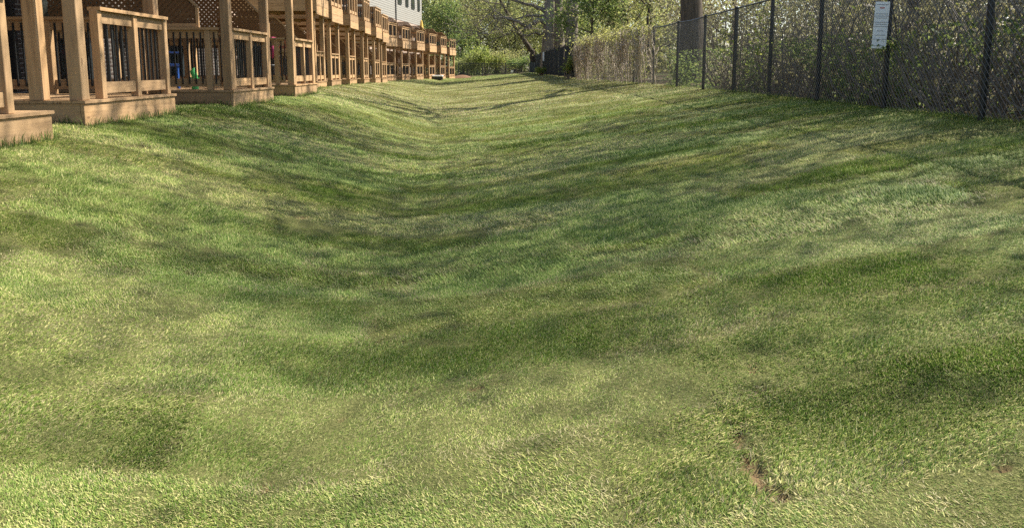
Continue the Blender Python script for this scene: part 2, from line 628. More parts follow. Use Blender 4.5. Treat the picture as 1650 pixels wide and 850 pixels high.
gx = axis_pts([(-400, -40, 30), (-40, -12, 2.0), (-12, -6.5, 0.5), (-6.5, -2.6, 0.13), (-2.6, 2.7, 0.03), (2.7, 6.5, 0.13), (6.5, 12, 0.5), (12, 40, 2.0), (40, 400, 30)])
gy = axis_pts([(-60, -4, 6), (-4, 1, 0.5), (1, 1.6, 0.11), (1.6, 4.6, 0.03), (4.6, 12, 0.11), (12, 30, 0.3), (30, 100, 1.0), (100, 160, 6), (160, 900, 60)])
GX, GY = np.meshgrid(gx, gy)
GZ = ground_z(GX, GY)
cd = crack_dist(GX, GY)
GZ = GZ - 0.03 * np.clip(1.6 - cd, 0, 1)
nx, ny = len(gx), len(gy)
jj, ii = np.meshgrid(np.arange(ny - 1), np.arange(nx - 1), indexing='ij')
gf = np.stack([jj * nx + ii, jj * nx + ii + 1, (jj + 1) * nx + ii + 1, (jj + 1) * nx + ii], -1).reshape(-1, 4)
woodl = np.clip((GX - fence_x(GY) - 0.05) / 0.4, 0, 1)
woodl = np.maximum(woodl, np.clip((GY - 86) / 2, 0, 1))
me = np_mesh('ground', np.stack([GX, GY, GZ], -1).reshape(-1, 3), gf, M_GROUND, True,
             {'woodland': ('POINT', woodl), 'seam': ('POINT', np.clip(1.5 - cd, 0, 1))})
tag(obj('ground', me), kind='structure')


# ------------------------------------------------------------------ turf
def tuft_mesh(name, seed, n, rad, width, h0, h1, segs, lie=0.75):
    rng = np.random.default_rng(seed)
    V, F4, F3, rnd, hg = [], [], [], [], []
    base = 0
    for i in range(n):
        a, rr = rng.random() * 6.283, rad * math.sqrt(rng.random())
        p = np.array([rr * math.cos(a), rr * math.sin(a), -0.006])
        L = h0 + (h1 - h0) * rng.random()
        az = rng.normal() * 0.75                    # all lean roughly towards +x
        lean = np.clip(rng.normal(lie, 0.30), 0.05, 1.45)
        curl = np.clip(rng.normal(0.5, 0.3), 0, 1.3)
        side = np.array([-math.sin(az), math.cos(az), 0]) * math.cos(rng.normal() * 0.7) + np.array([0, 0, rng.normal() * 0.25])
        side = unit(side)
        w = width * (0.7 + 0.6 * rng.random())
        cur = p.copy()
        rows = []
        for s in range(segs + 1):
            t = s / segs
            ang = lean * 0.55 + (lean * 0.45 + curl) * t
            if s > 0:
                cur = cur + np.array([math.cos(az) * math.sin(ang), math.sin(az) * math.sin(ang), math.cos(ang)]) * L / segs
            ww = w * (1 - 0.55 * t ** 2)
            if s < segs:
                rows += [cur - side * ww / 2, cur + side * ww / 2]
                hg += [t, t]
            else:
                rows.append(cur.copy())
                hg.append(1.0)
        V += rows
        for s in range(segs - 1):
            F4.append([base + 2 * s, base + 2 * s + 1, base + 2 * s + 3, base + 2 * s + 2])
        k = base + 2 * (segs - 1)
        F3.append([k, k + 1, k + 2])
        rnd += [rng.random()] * len(rows)
        base += len(rows)
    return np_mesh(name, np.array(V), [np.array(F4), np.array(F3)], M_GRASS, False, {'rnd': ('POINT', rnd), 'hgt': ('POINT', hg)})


def turf_zone(name, label, protos, protos_rad, y0, y1, density, smin, smax, seed, xlo, xhi):
    rng = np.random.default_rng(seed)
    area = (y1 - y0) * (xhi - xlo)
    n = int(area * density)
    x = xlo + (xhi - xlo) * rng.random(n)
    y = y0 + (y1 - y0) * rng.random(n)
    keep = (x > deck_x(y) - 0.9) & (x < fence_x(y) + 0.25) & (np.abs(x) < 0.74 * y + 1.5)
    r, c, dv, du = sod(x, y)
    pa, pb, pc, pd = h2(r, c, 11), h2(r, c, 12), h2(r, c, 13), h2(r, c, 14)
    low = vnoise(x * 0.28, y * 0.75, 31)
    flat = np.clip((vnoise(x * 0.55 + 3, y * 1.1 + 8, 36) * 0.65 + vnoise(x * 1.7, y * 2.8, 37) * 0.35 - 0.50) * 5, 0, 1)
    mid = vnoise(x * 1.1, y * 2.4, 32)
    fine = vnoise(x * 6.0, y * 6.0, 33)
    # open seams on some pieces
    seam = np.minimum(np.where(pb > 0.35, dv, 9), np.where(pc > 0.3, du, 9))
    gap = np.clip(1.3 - seam / (0.4 * protos_rad + 0.03 * (fine > 0.55)), 0, 1)
    keep &= rng.random(n) > gap * 0.75
    cr = crack_dist(x, y)
    keep &= crack_dist(x, y, True) > protos_rad * (0.25 + 0.6 * rng.random(n))
    keep &= rng.random(n) > 0.22 * (fine < 0.28)
    tint = np.clip(0.5 + 0.55 * (pa - 0.5) + 0.55 * (low - 0.5) + 0.45 * (mid - 0.5) + 0.2 * (rng.random(n) - 0.5) + 0.30 * flat - 0.06, 0, 1)
    tint = np.clip(tint + 0.42 * np.clip((y - 15) / 6, 0, 1) * np.clip((62 - y) / 15, 0, 1) + 0.12 * np.clip((4.6 - y) / 1.2, 0, 1), 0, 1)  # sunlit far lawn and foreground painted in as paler blades
    dry_and_sunlit = 0.05 + 0.20 * np.clip((mid - 0.55) * 3, 0, 1) * (pd > 0.45) + 0.5 * np.clip(1 - seam / 0.09, 0, 1) * (fine > 0.42) + 0.5 * np.clip(2.6 - cr, 0, 1)
    dry_and_sunlit = dry_and_sunlit + 0.44 * np.clip((y - 15) / 7, 0, 1) * np.clip((75 - y) / 25, 0.2, 1)  # more straw colour down the far lawn, standing in for sunlight
    dry_and_sunlit = np.clip(dry_and_sunlit + 0.12 * flat, 0, 0.85)
    yaw = pc * 6.283 + (low - 0.5) * 5.0 + (mid - 0.5) * 2.2 + rng.normal(size=n) * 0.45
    tilt = 0.04 * rng.normal(size=n)
    lie = 0.15 + 0.75 * pb * mid + 0.55 * flat + 0.12 * rng.normal(size=n)
    e = 0.06
    z = ground_z(x, y) - 0.03 * np.clip(1.6 - cr, 0, 1) * (y < 12)
    gxs = (ground_z(x + e, y) - ground_z(x - e, y)) / (2 * e)
    gys = (ground_z(x, y + e) - ground_z(x, y - e)) / (2 * e)
    sc = (smin + (smax - smin) * rng.random(n)) * (0.80 + 0.35 * pd) * (0.75 + 0.5 * fine)
    sc *= np.where(tint < 0.4, 1.1, 1.0)
    idx = np.nonzero(keep)[0]
    rot = np.zeros((len(idx), 3), np.float32)
    # Euler XYZ: tilt about y after yaw; the slope is added as small extra tilts
    for q, i in enumerate(idx):
        m = Matrix.Rotation(yaw[i], 3, 'Z') @ Matrix.Rotation(tilt[i], 3, 'Y')
        nrm = Vector((-gxs[i], -gys[i], 1)).normalized()
        m = nrm.to_track_quat('Z', 'Y').to_matrix() @ m if False else Vector((0, 0, 1)).rotation_difference(nrm).to_matrix() @ m
        rot[q] = m.to_euler('XYZ')
    k = len(idx)
    me = bpy.data.meshes.new(name)
    me.vertices.add(k)
    me.vertices.foreach_set('co', np.stack([x, y, z], -1)[idx].astype(np.float32).ravel())
    for an, typ, arr in (('rot', 'FLOAT_VECTOR', rot), ('scl', 'FLOAT', sc[idx]), ('tint', 'FLOAT', tint[idx]), ('dry_and_sunlit', 'FLOAT', dry_and_sunlit[idx]), ('pick', 'INT', np.clip((lie[idx] * 3).astype(int), 0, 2) * (len(protos) // 3) + rng.integers(0, len(protos) // 3, k))):
        a = me.attributes.new(an, typ, 'POINT')
        if typ == 'FLOAT_VECTOR':
            a.data.foreach_set('vector', np.asarray(arr, np.float32).ravel())
        else:
            a.data.foreach_set('value', np.asarray(arr, np.int32 if typ == 'INT' else np.float32).ravel())
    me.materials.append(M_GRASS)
    o = tag(obj(name, me), label, 'grass', None, 'stuff')
    ng = bpy.data.node_groups.new(name, 'GeometryNodeTree')
    ng.interface.new_socket('Geometry', in_out='INPUT', socket_type='NodeSocketGeometry')
    ng.interface.new_socket('Geometry', in_out='OUTPUT', socket_type='NodeSocketGeometry')
    gi, go = ng.nodes.new('NodeGroupInput'), ng.nodes.new('NodeGroupOutput')
    join = ng.nodes.new('GeometryNodeGeometryToInstance')
    for p in reversed(protos):
        oi = ng.nodes.new('GeometryNodeObjectInfo')
        oi.inputs['Object'].default_value = p
        oi.inputs['As Instance'].default_value = True
        ng.links.new(oi.outputs['Geometry'], join.inputs[0])
    iop = ng.nodes.new('GeometryNodeInstanceOnPoints')

    def named(nm, typ):
        nd = ng.nodes.new('GeometryNodeInputNamedAttribute')
        nd.data_type = typ
        nd.inputs['Name'].default_value = nm
        return nd.outputs['Attribute']
    # one Instance node per prototype, chosen by the point's pick value
    outs = ng.nodes.new('GeometryNodeJoinGeometry')
    ng.nodes.remove(join)
    ng.nodes.remove(iop)
    for n_ in [q for q in ng.nodes if q.bl_idname == 'GeometryNodeObjectInfo']:
        ng.nodes.remove(n_)
    for i, p in enumerate(protos):
        oi = ng.nodes.new('GeometryNodeObjectInfo')
        oi.inputs['Object'].default_value = p
        oi.inputs['As Instance'].default_value = True
        cmp_ = ng.nodes.new('FunctionNodeCompare')
        cmp_.data_type = 'INT'
        cmp_.operation = 'EQUAL'
        ng.links.new(named('pick', 'INT'), cmp_.inputs[2])
        cmp_.inputs[3].default_value = i
        io = ng.nodes.new('GeometryNodeInstanceOnPoints')
        ng.links.new(gi.outputs[0], io.inputs['Points'])
        ng.links.new(cmp_.outputs[0], io.inputs['Selection'])
        ng.links.new(oi.outputs['Geometry'], io.inputs['Instance'])
        e2r = ng.nodes.new('FunctionNodeEulerToRotation')
        ng.links.new(named('rot', 'FLOAT_VECTOR'), e2r.inputs[0])
        ng.links.new(e2r.outputs[0], io.inputs['Rotation'])
        ng.links.new(named('scl', 'FLOAT'), io.inputs['Scale'])
        ng.links.new(io.outputs[0], outs.inputs[0])
    ng.links.new(outs.outputs[0], go.inputs[0])
    md = o.modifiers.new('turf', 'NODES')
    md.node_group = ng
    return o


def proto(name, *a):
    # a prototype is never linked to the scene: it only lends its mesh to the turf
    return bpy.data.objects.new(name, tuft_mesh(name, *a))


LIES = (0.40, 0.80, 1.20)
NEAR = [proto('turf_tuft', 100 + 10 * q + i, 34, 0.040, 0.0024, 0.011, 0.027, 3, LIES[q]) for q in range(3) for i in range(4)]
NEXT = [proto('turf_tuft_loose', 150 + 10 * q + i, 50, 0.075, 0.0038, 0.016, 0.040, 2, LIES[q]) for q in range(3) for i in range(3)]
MIDP = [proto('turf_tuft_wide', 200 + 10 * q + i, 42, 0.10, 0.0065, 0.020, 0.044, 2, LIES[q]) for q in range(3) for i in range(2)]
FARP = [proto('turf_tuft_far', 300 + 10 * q + i, 34, 0.16, 0.013, 0.022, 0.048, 2, LIES[q]) for q in range(3) for i in range(2)]
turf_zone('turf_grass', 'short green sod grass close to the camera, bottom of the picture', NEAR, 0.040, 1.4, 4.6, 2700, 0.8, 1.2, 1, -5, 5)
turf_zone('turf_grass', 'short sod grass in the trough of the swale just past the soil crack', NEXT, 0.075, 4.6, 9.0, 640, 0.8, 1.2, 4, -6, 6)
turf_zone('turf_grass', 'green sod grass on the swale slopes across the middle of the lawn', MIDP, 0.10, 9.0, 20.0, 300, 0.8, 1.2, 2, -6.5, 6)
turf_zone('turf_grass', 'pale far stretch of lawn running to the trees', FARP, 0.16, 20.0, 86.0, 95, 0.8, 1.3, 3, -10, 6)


# ------------------------------------------------------------------ decks
BAL_R = 0.0095


def clip_poly(poly, region):
    """Sutherland-Hodgman: convex polygons in 2D, region counter-clockwise"""
    out = [np.array(p, float) for p in poly]
    for i in range(len(region)):
        a, b = np.array(region[i]), np.array(region[(i + 1) % len(region)])
        e = b - a
        inp, out = out, []
        for j in range(len(inp)):
            p, q = inp[j - 1], inp[j]
            sp = e[0] * (p[1] - a[1]) - e[1] * (p[0] - a[0])
            sq = e[0] * (q[1] - a[1]) - e[1] * (q[0] - a[0])
            if (sp >= 0) != (sq >= 0):
                out.append(p + (q - p) * sp / (sp - sq))
            if sq >= 0:
                out.append(q)
        if not out:
            return []
    return out


LATTICES = {}


def lattice_mesh(region, key):
    """crossed diagonal laths cut to a pentagon in the x-z plane"""
    if key in LATTICES:
        return LATTICES[key]
    s = Soup()
    reg = np.array(region)
    lo, hi = reg.min(0), reg.max(0)
    for layer, sg in ((0, 1), (1, -1)):
        for c in np.arange(-8, 8, 0.098):
            h = 0.042 * 0.7071 * 2 / 2
            x0, x1 = lo[0] - 1, hi[0] + 1
            st = [(x0, lo[1] + c + sg * (x0 - lo[0]) - h), (x1, lo[1] + c + sg * (x1 - lo[0]) - h),
                  (x1, lo[1] + c + sg * (x1 - lo[0]) + h), (x0, lo[1] + c + sg * (x0 - lo[0]) + h)]
            p = clip_poly(st, region)
            if len(p) >= 3:
                s.prism([(q[0], layer * 0.007, q[1]) for q in p], (0, 1, 0), 0.006)
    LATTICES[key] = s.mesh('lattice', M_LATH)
    return LATTICES[key]


def railing(deck, p0, p1, z, posts, single, height=1.0, name='railing', post_top=True):
    """one straight run of railing between two deck-space points; every member a piece of the run"""
    p0, p1 = Vector((*p0, z)), Vector((*p1, z))
    run = obj(name, box_mesh(0.04, (p1 - p0).length, 0.13, WOOD[1]), deck)     # the run's own mesh is its upper rail
    ang = math.atan2(-(p1 - p0).x, (p1 - p0).y)
    mid = (p0 + p1) / 2
    run.location = (mid.x, mid.y, z + height - 0.11)
    run.rotation_euler = (0, 0, ang)
    L = (p1 - p0).length
    zb = -(height - 0.11)                                                      # deck floor in the run's space
    box('cap_rail', run, (-0.07, -L / 2 - 0.03, 0.067), (0.07, L / 2 + 0.03, 0.105))
    box('bottom_rail', run, (-0.019, -L / 2, zb + 0.06), (0.019, L / 2, zb + 0.185))
    for t in posts:
        yy = -L / 2 + t * L
        box('rail_post', run, (-0.047, yy - 0.044, zb + 0.002), (0.043, yy + 0.044, 0.0665), bev=0.004)
    n = max(2, int(L / 0.105))
    ys = [-L / 2 + (i + 0.5) * L / n for i in range(n)]
    ys = [y for y in ys if all(abs(y - (-L / 2 + t * L)) > 0.055 for t in posts)]
    if single:
        for y in ys:
            box('baluster', run, (-0.0225 - 2 * BAL_R, y - BAL_R, zb + 0.10), (-0.0225, y + BAL_R, 0.03), M_BLACK)
    else:
        s = Soup()
        for y in ys:
            s.box((-0.0445, y - 0.011, zb + 0.10), (-0.0225, y + 0.011, 0.03))
        tag(obj('balusters', s.mesh('balusters', M_BLACK), run), kind='stuff')
    return run


def lattice_screen(deck, xin, xout, y, z0, h, key):
    """privacy screen with a clipped outer top corner, standing on the side railing"""
    cut = min(0.75, h * 0.7)
    reg = [(xin, 0), (xout, 0), (xout, h - cut), (xout - cut, h), (xin, h)]
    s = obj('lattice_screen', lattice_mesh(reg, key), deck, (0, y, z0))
    box('screen_frame', s, (xout - 0.001, -0.02, 0), (xout + 0.037, 0.03, h - cut + 0.01))
    box('screen_frame', s, (xin, -0.02, h + 0.001), (xout - cut, 0.03, h + 0.036))
    b = box('screen_frame', s, (-cut * 0.72, -0.02, -0.018), (cut * 0.72, 0.03, 0.018))
    b.location = (xout - cut / 2 + 0.012, 0.005, h - cut / 2 + 0.016)
    b.rotation_euler = (0, R(45), 0)
    box('screen_frame', s, (xin, -0.02, 0.002), (xout - 0.004, -0.002, 0.06))
    return s


FLOOR, UP = 0.27, 2.15          # lower floor height above the turf; clear height to the upper fascia
FASC = 0.56


def deck(spec, i):
    (xa, ya), (xb, yb) = spec['a'], spec['b']
    near = spec.get('near', False)
    D = spec.get('D', 3.0)
    W = math.hypot(xb - xa, yb - ya)
    rz = math.atan2(-(xb - xa), yb - ya)
    z = min(gz(xa, ya), gz(xb, yb))
    d = empty('wooden_deck', (xa, ya, z), rz)
    tag(d, spec['label'], 'deck', 'two-storey wooden decks behind the townhouses')
    # base: skirt boards and floor planks
    box('skirt_board', d, (-0.04, 0, -0.25), (0, W, FLOOR - 0.032), bev=0.003)
    box('skirt_board', d, (-D, -0.001, -0.25), (-0.043, 0.038, FLOOR - 0.034))
    box('skirt_board', d, (-D, W - 0.038, -0.25), (-0.043, W + 0.001, FLOOR - 0.034))
    if near:
        n = int(D / 0.145)
        for k in range(n):
            box('floor_plank', d, (0.02 - k * 0.145 - 0.139, -0.015, FLOOR - 0.03), (0.02 - k * 0.145, W + 0.015, FLOOR))
    else:
        box('deck_floor', d, (-D, -0.015, FLOOR - 0.03), (0.02, W + 0.015, FLOOR))
    zt = FLOOR + UP
    # main posts carry the upper deck
    for (px, py) in spec.get('posts', [(-0.09, 0.10), (-0.09, W - 0.10)]):
        box('post', d, (px - 0.07, py - 0.07, FLOOR + 0.001), (px + 0.07, py + 0.07, zt + 0.06), bev=0.006)
    # lower railings
    f0, f1 = spec.get('front', (0.18, W - 0.2))
    railing(d, (-0.06, f0), (-0.06, f1), FLOOR, spec.get('fposts', (0.0, 0.5, 1.0)), near, name='front_railing')
    if spec.get('side_near', True):
        railing(d, (-0.22, 0.07), (-D + 0.1, 0.07), FLOOR, (0.06, 0.5, 0.98), near, name='side_railing')
    if spec.get('side_far', True):
        railing(d, (-0.22, W - 0.07), (-D + 0.1, W - 0.07), FLOOR, (0.06, 0.5, 0.98), near, name='side_railing')
    if spec.get('lattice', True):
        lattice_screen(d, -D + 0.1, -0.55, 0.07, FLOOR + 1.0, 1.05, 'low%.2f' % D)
    # upper deck: fascia boards one above the other, beam, joists, floor, railing
    u0, u1 = spec.get('upper', (-0.22, W + 0.02))
    xo = spec.get('xo', 0.10)
    bh = (FASC - 0.01) / 2
    for k in range(2):
        box('fascia_board', d, (xo, u0, zt + k * (bh + 0.008)), (xo + 0.038, u1, zt + k * (bh + 0.008) + bh))
        box('side_fascia_board', d, (-D, u0 + 0.003, zt + 0.1 + k * 0.225), (xo - 0.003, u0 + 0.041, zt + 0.1 + k * 0.225 + 0.22))
        box('side_fascia_board', d, (-D, u1 - 0.041, zt + 0.1 + k * 0.225), (xo - 0.003, u1 - 0.003, zt + 0.1 + k * 0.225 + 0.22))
    box('beam', d, (-0.135, u0 + 0.045, zt + 0.065), (-0.045, u1 - 0.045, zt + 0.29))
    box('beam', d, (-1.6, u0 + 0.045, zt + 0.065), (-1.5, u1 - 0.045, zt + 0.29))
    nj = 6
    for k in range(nj):
        yy = u0 + 0.2 + k * (u1 - u0 - 0.4) / (nj - 1)
        box('joist', d, (-D, yy - 0.019, zt + 0.293), (xo - 0.005, yy + 0.019, zt + 0.5))
    fl = zt + FASC
    box('upper_floor', d, (-D, u0 + 0.002, zt + 0.505), (xo - 0.002, u1 - 0.002, fl - 0.002))
    railing(d, (xo - 0.03, u0 + 0.06), (xo - 0.03, u1 - 0.06), fl, (0.0, 0.33, 0.67, 1.0), False, 1.06, 'upper_railing')
    railing(d, (xo - 0.09, u0 + 0.06), (-D + 0.1, u0 + 0.06), fl, (0.5, 0.98), False, 1.06, 'upper_side_railing')
    railing(d, (xo - 0.09, u1 - 0.06), (-D + 0.1, u1 - 0.06), fl, (0.5, 0.98), False, 1.06, 'upper_side_railing')
    if spec.get('up_lattice', False):
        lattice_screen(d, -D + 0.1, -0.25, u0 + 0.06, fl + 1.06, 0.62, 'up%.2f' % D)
    return d


def on_px(px, dist):
    """ground-plan point at the given distance under a photograph column"""
    return ((px - 825) / FPX * dist * 1.0, dist)


ORD = ['nearest', 'second', 'third', 'fourth', 'fifth', 'sixth', 'seventh', 'eighth', 'ninth', 'tenth', 'eleventh', 'twelfth', 'thirteenth', 'fourteenth', 'fifteenth', 'last and farthest']
DECKS = [
    dict(a=(-4.22, 4.4), b=(-4.24, 6.82), near=True, front=(0.1, 1.90), fposts=(0.0, 0.5, 1.0), posts=[(-0.09, 0.1)], side_far=False, lattice=False, side_near=False, upper=(-0.2, 2.2),
         label='nearest wooden deck, cut off by the left edge, with an open end'),
    dict(a=(-4.47, 7.75), b=(-4.50, 9.92), near=True, front=(0.47, 2.06), posts=[(-0.09, 0.09), (-0.50, 0.08), (-0.20, 2.07)], side_near=False, lattice=False,
         label='second wooden deck, with two tall posts at its open near corner'),
    dict(a=(-4.50, 12.0), b=(-4.52, 14.1), near=True, label='third wooden deck, with a blue chair behind its side railing'),
    dict(a=(-4.66, 16.0), b=(-4.72, 18.0), near=True, label='fourth wooden deck, with a pink cloth behind its side railing'),
    dict(a=(-6.42, 24.5), b=(-6.46, 26.0), near=True, label='fifth wooden deck from the camera, small, just past the pink cloth'),
]
for k, (pa, pb, da, db) in enumerate([(537, 552, 28.0, 29.7), (566, 577, 31.8, 33.4), (589, 597, 35.6, 37.2), (607, 615, 40.0, 41.7), (618, 626, 44.3, 46.2),
                                      (622, 640, 51.0, 53.6), (650, 662, 56.9, 59.3), (673, 684, 61.7, 64.1), (693, 703, 66.4, 68.8), (711, 719, 71.2, 73.6), (725, 734, 76.4, 79.0)]):
    n = k + 5
    DECKS.append(dict(a=on_px(pa, da), b=on_px(pb, db), up_lattice=n >= 10,
                      label='%s two-storey wooden deck along the row, counted from the camera' % ORD[n] if n < 15 else
                      'last and farthest two-storey wooden deck, beside the trees'))
DECK_OBJS = [deck(s, i) for i, s in enumerate(DECKS)]


# ------------------------------------------------------------------ townhouses behind the decks
def lap_wall(L, z0, z1, th=0.15, step=0.19, lap=0.016):
    """lap siding: each course is a slightly tilted board; local y along the wall, +x outwards"""
    s = Soup()
    n = max(1, int(round((z1 - z0) / step)))
    h = (z1 - z0) / n
    for k in range(n):
        a = z0 + k * h
        v = [[lap, 0, a], [lap, L, a], [0.0, L, a + h], [0.0, 0, a + h], [-th, 0, a], [-th, L, a], [-th, L, a + h], [-th, 0, a + h]]
        s.add(v, [[0, 1, 2, 3], [4, 7, 6, 5], [0, 4, 5, 1], [3, 2, 6, 7], [0, 3, 7, 4], [1, 5, 6, 2]])
    return s.mesh('siding', M_SIDING)


def window(house, y, z, w, h, name='window', bars=1):
    f = box(name, house, (-0.02, y, z), (0.02, y + w, z + h), M_GLASS)
    for (a, b) in (((-0.03, -w / 2 - 0.06, -h / 2 - 0.06), (0.05, w / 2 + 0.06, -h / 2)), ((-0.03, -w / 2 - 0.06, h / 2), (0.05, w / 2 + 0.06, h / 2 + 0.06)),
                   ((-0.03, -w / 2 - 0.06, -h / 2), (0.05, -w / 2, h / 2)), ((-0.03, w / 2, -h / 2), (0.05, w / 2 + 0.06, h / 2))):
        box('frame', f, a, b, M_TRIM)
    for k in range(bars):
        yy = -w / 2 + (k + 1) * w / (bars + 1)
        box('frame', f, (0.021, yy - 0.03, -h / 2), (0.045, yy + 0.03, h / 2), M_TRIM)
    return f


def house(a, b, label, brick, ztop, zsid, units, pipes, up_windows, deep=7.0):
    L = math.hypot(b[0] - a[0], b[1] - a[1])
    rz = math.atan2(-(b[0] - a[0]), b[1] - a[1])
    z = min(gz(*a), gz(*b))
    hs = empty('townhouse_row', (a[0], a[1], z), rz)
    tag(hs, label, 'house')
    box('brick_wall', hs, (-0.3, 0, -0.3), (0, L, zsid), brick)
    obj('siding_wall', lap_wall(L, zsid + 0.02, ztop), hs)
    box('trim_band', hs, (-0.15, 0.002, zsid + 0.001), (0.03, L - 0.002, zsid + 0.018), M_GREY)
    box('end_wall', hs, (-deep, -0.2, -0.3), (-0.31, 0.0, ztop - 0.01), M_SIDING)
    box('end_wall', hs, (-deep, L, -0.3), (-0.155, L + 0.2, ztop - 0.01), M_SIDING)
    box('roof', hs, (-deep, -0.5, ztop + 0.002), (0.5, L + 0.5, ztop + 0.3), M_TRIM)
    for y in units:
        window(hs, y, FLOOR + 0.08, 1.7, 2.0, 'patio_door', 1)
        window(hs, y, FLOOR + UP + FASC + 0.1, 1.7, 2.0, 'patio_door', 1)
    for (y, zz, w, h) in up_windows:
        f = window(hs, y, zz, w, h)
        f.location.x = 0.03
    for y in pipes:
        box('downpipe', hs, (0.03, y - 0.05, 0.3), (0.11, y + 0.05, ztop - 0.05), M_TRIM)
    return hs


house((-7.62, 2.0), (-7.66, 19.6), 'brown brick townhouse wall with dark patio doors behind the nearest decks', M_BRICK_DARK, 9.0, 5.6,
      [3.0, 6.2, 10.2, 14.2], [5.6, 9.4], [(3.5, 6.8, 1.4, 1.4), (10, 6.8, 1.4, 1.4)])
house((-9.6, 22.5), (-10.9, 47.5), 'townhouse block with cream siding behind the middle decks', M_BRICK_PINK, 9.8, 5.5,
      [2.2, 5.8, 9.4, 13.0, 17.2, 21.6], [4.6, 12.0, 20.4], [(2.5 + 4 * k, 6.6, 1.3, 1.5) for k in range(6)])
HC = house((-11.95, 51.3), (-9.62, 80.4), 'far cream-sided townhouse block with dark windows above the distant decks', M_BRICK_PINK, 10.6, 5.45,
           [0.5, 6.3, 11.2, 15.8, 20.4, 25.6], [7.4, 17.2], [(2.3, 7.0, 1.1, 1.5), (12.4, 7.3, 1.5, 1.6), (18.2, 6.95, 1.3, 1.7), (21.4, 6.95, 1.0, 1.7), (24.0, 6.95, 1.3, 1.7), (27.0, 6.95, 0.9, 1.7)])

# ------------------------------------------------------------------ chain-link fence along the right
FH = 1.85


def fence_path(s0, s1, step):
    ys = np.arange(s0, s1 + 1e-6, step)
    return np.stack([fence_x(ys), ys], -1)


def cyl(s, x, y, z0, z1, r, sides=10):
    s.tube([(x, y, z0), (x, y, z1)], r, sides)
    an = np.arange(sides) * 2 * math.pi / sides
    v = [(x, y, z1 + r * 0.35)] + [(x + r * math.cos(t), y + r * math.sin(t), z1 - 0.001) for t in an]
    s.add(v, [[0, 1 + k, 1 + (k + 1) % sides] for k in range(sides)])


def wire_mesh(y0, y1, h, pitch, r, nm):
    """two families of diagonal wires following the fence line, one in front of the other"""
    s = Soup()
    ysf = np.arange(y0, y1 + 0.01, 0.1)
    zf = ground_z(fence_x(ysf), ysf)
    for sg, dx in ((1, -0.036), (-1, -0.030)):
        for c in np.arange(y0 - h, y1 + h, pitch):
            t = np.linspace(0.03, h, 7)
            yy = c + sg * t + (0 if sg > 0 else h)
            ok = (yy >= y0) & (yy <= y1)
            if ok.sum() < 2:
                continue
            yy, tt = yy[ok], t[ok]
            s.tube(np.stack([fence_x(yy) + dx, yy, np.interp(yy, ysf, zf) + tt], -1), r, 3)
    return s.mesh(nm, M_WIRE)


POSTS = [3.5, 5.75, 7.9, 10.0, 12.2, 14.5, 16.8, 19.2, 21.7, 24.4, 27.0, 29.7, 32.6, 35.8]
fence = empty('chain_link_fence', (fence_x(7.9), 7.9, gz(fence_x(7.9), 7.9)))
tag(fence, 'tall black chain-link fence along the right side of the lawn', 'fence')
FO = Vector(fence.location)


def fpart(name, me):
    o = obj(name, me, fence)
    o.location = -FO
    return o


for k, y in enumerate(POSTS):
    s = Soup()
    x = float(fence_x(y))
    cyl(s, x, y, gz(x, y) - 0.15, gz(x, y) + FH + 0.03, 0.037 if k != 6 else 0.046)
    fpart('fence_post', s.mesh('fence_post', M_BLACK, True))
for k, (ya, yb) in enumerate(zip(POSTS[:-1], POSTS[1:])):
    s = Soup()
    yy = np.linspace(ya, yb, 5)
    zz = ground_z(fence_x(yy), yy) + FH
    s.tube(np.stack([fence_x(yy), yy, zz - 0.03 * np.sin(np.linspace(0, math.pi, 5)) * (k > 6)], -1), 0.019, 8)
    fpart('top_rail', s.mesh('top_rail', M_BLACK, True))
tag(fpart('wire_mesh', wire_mesh(3.6, 36.0, FH - 0.03, 0.080, 0.0034, 'wire_mesh')), kind='stuff')

# black screened fence beyond the vines
POST2 = [36.4, 39.5, 42.6, 46, 49.5, 53, 57, 61, 65, 69.5, 74, 79, 84]
dark = empty('screened_fence', (fence_x(36.4), 36.4, gz(fence_x(36.4), 36.4)))
tag(dark, 'black fabric-covered fence curving away below the big tree trunks', 'fence')
DO = Vector(dark.location)
for y in POST2:
    s = Soup()
    x = float(fence_x(y))
    cyl(s, x, y, gz(x, y) - 0.15, gz(x, y) + FH + 0.02, 0.045, 8)
    obj('fence_post', s.mesh('fence_post', M_BLACK, True), dark, -DO)
for ya, yb in zip(POST2[:-1], POST2[1:]):
    n = 12
    yy = np.linspace(ya, yb, n)
    rip = 0.05 * np.sin(np.linspace(0, 7 + ya % 3, n)) - 0.06
    sag = -0.10 * np.sin(np.linspace(0, math.pi, n))
    z0 = ground_z(fence_x(yy), yy)
    hz = np.linspace(0.05, 1, 6)
    v, f = [], []
    for side in (0, 0.012):
        for q in hz:
            for i in range(n):
                v.append((fence_x(yy[i]) + rip[i] * (1.2 - abs(q - 0.5)) - side, yy[i], z0[i] + q * (FH + sag[i])))
    K = 6 * n
    for q in range(5):
        for i in range(n - 1):
            a = q * n + i
            f += [[a, a + 1, a + n + 1, a + n], [K + a, K + a + n, K + a + n + 1, K + a + 1]]
    obj('fabric_panel', np_mesh('fabric_panel', np.array(v), np.array(f), M_FABRIC, True), dark, -DO)

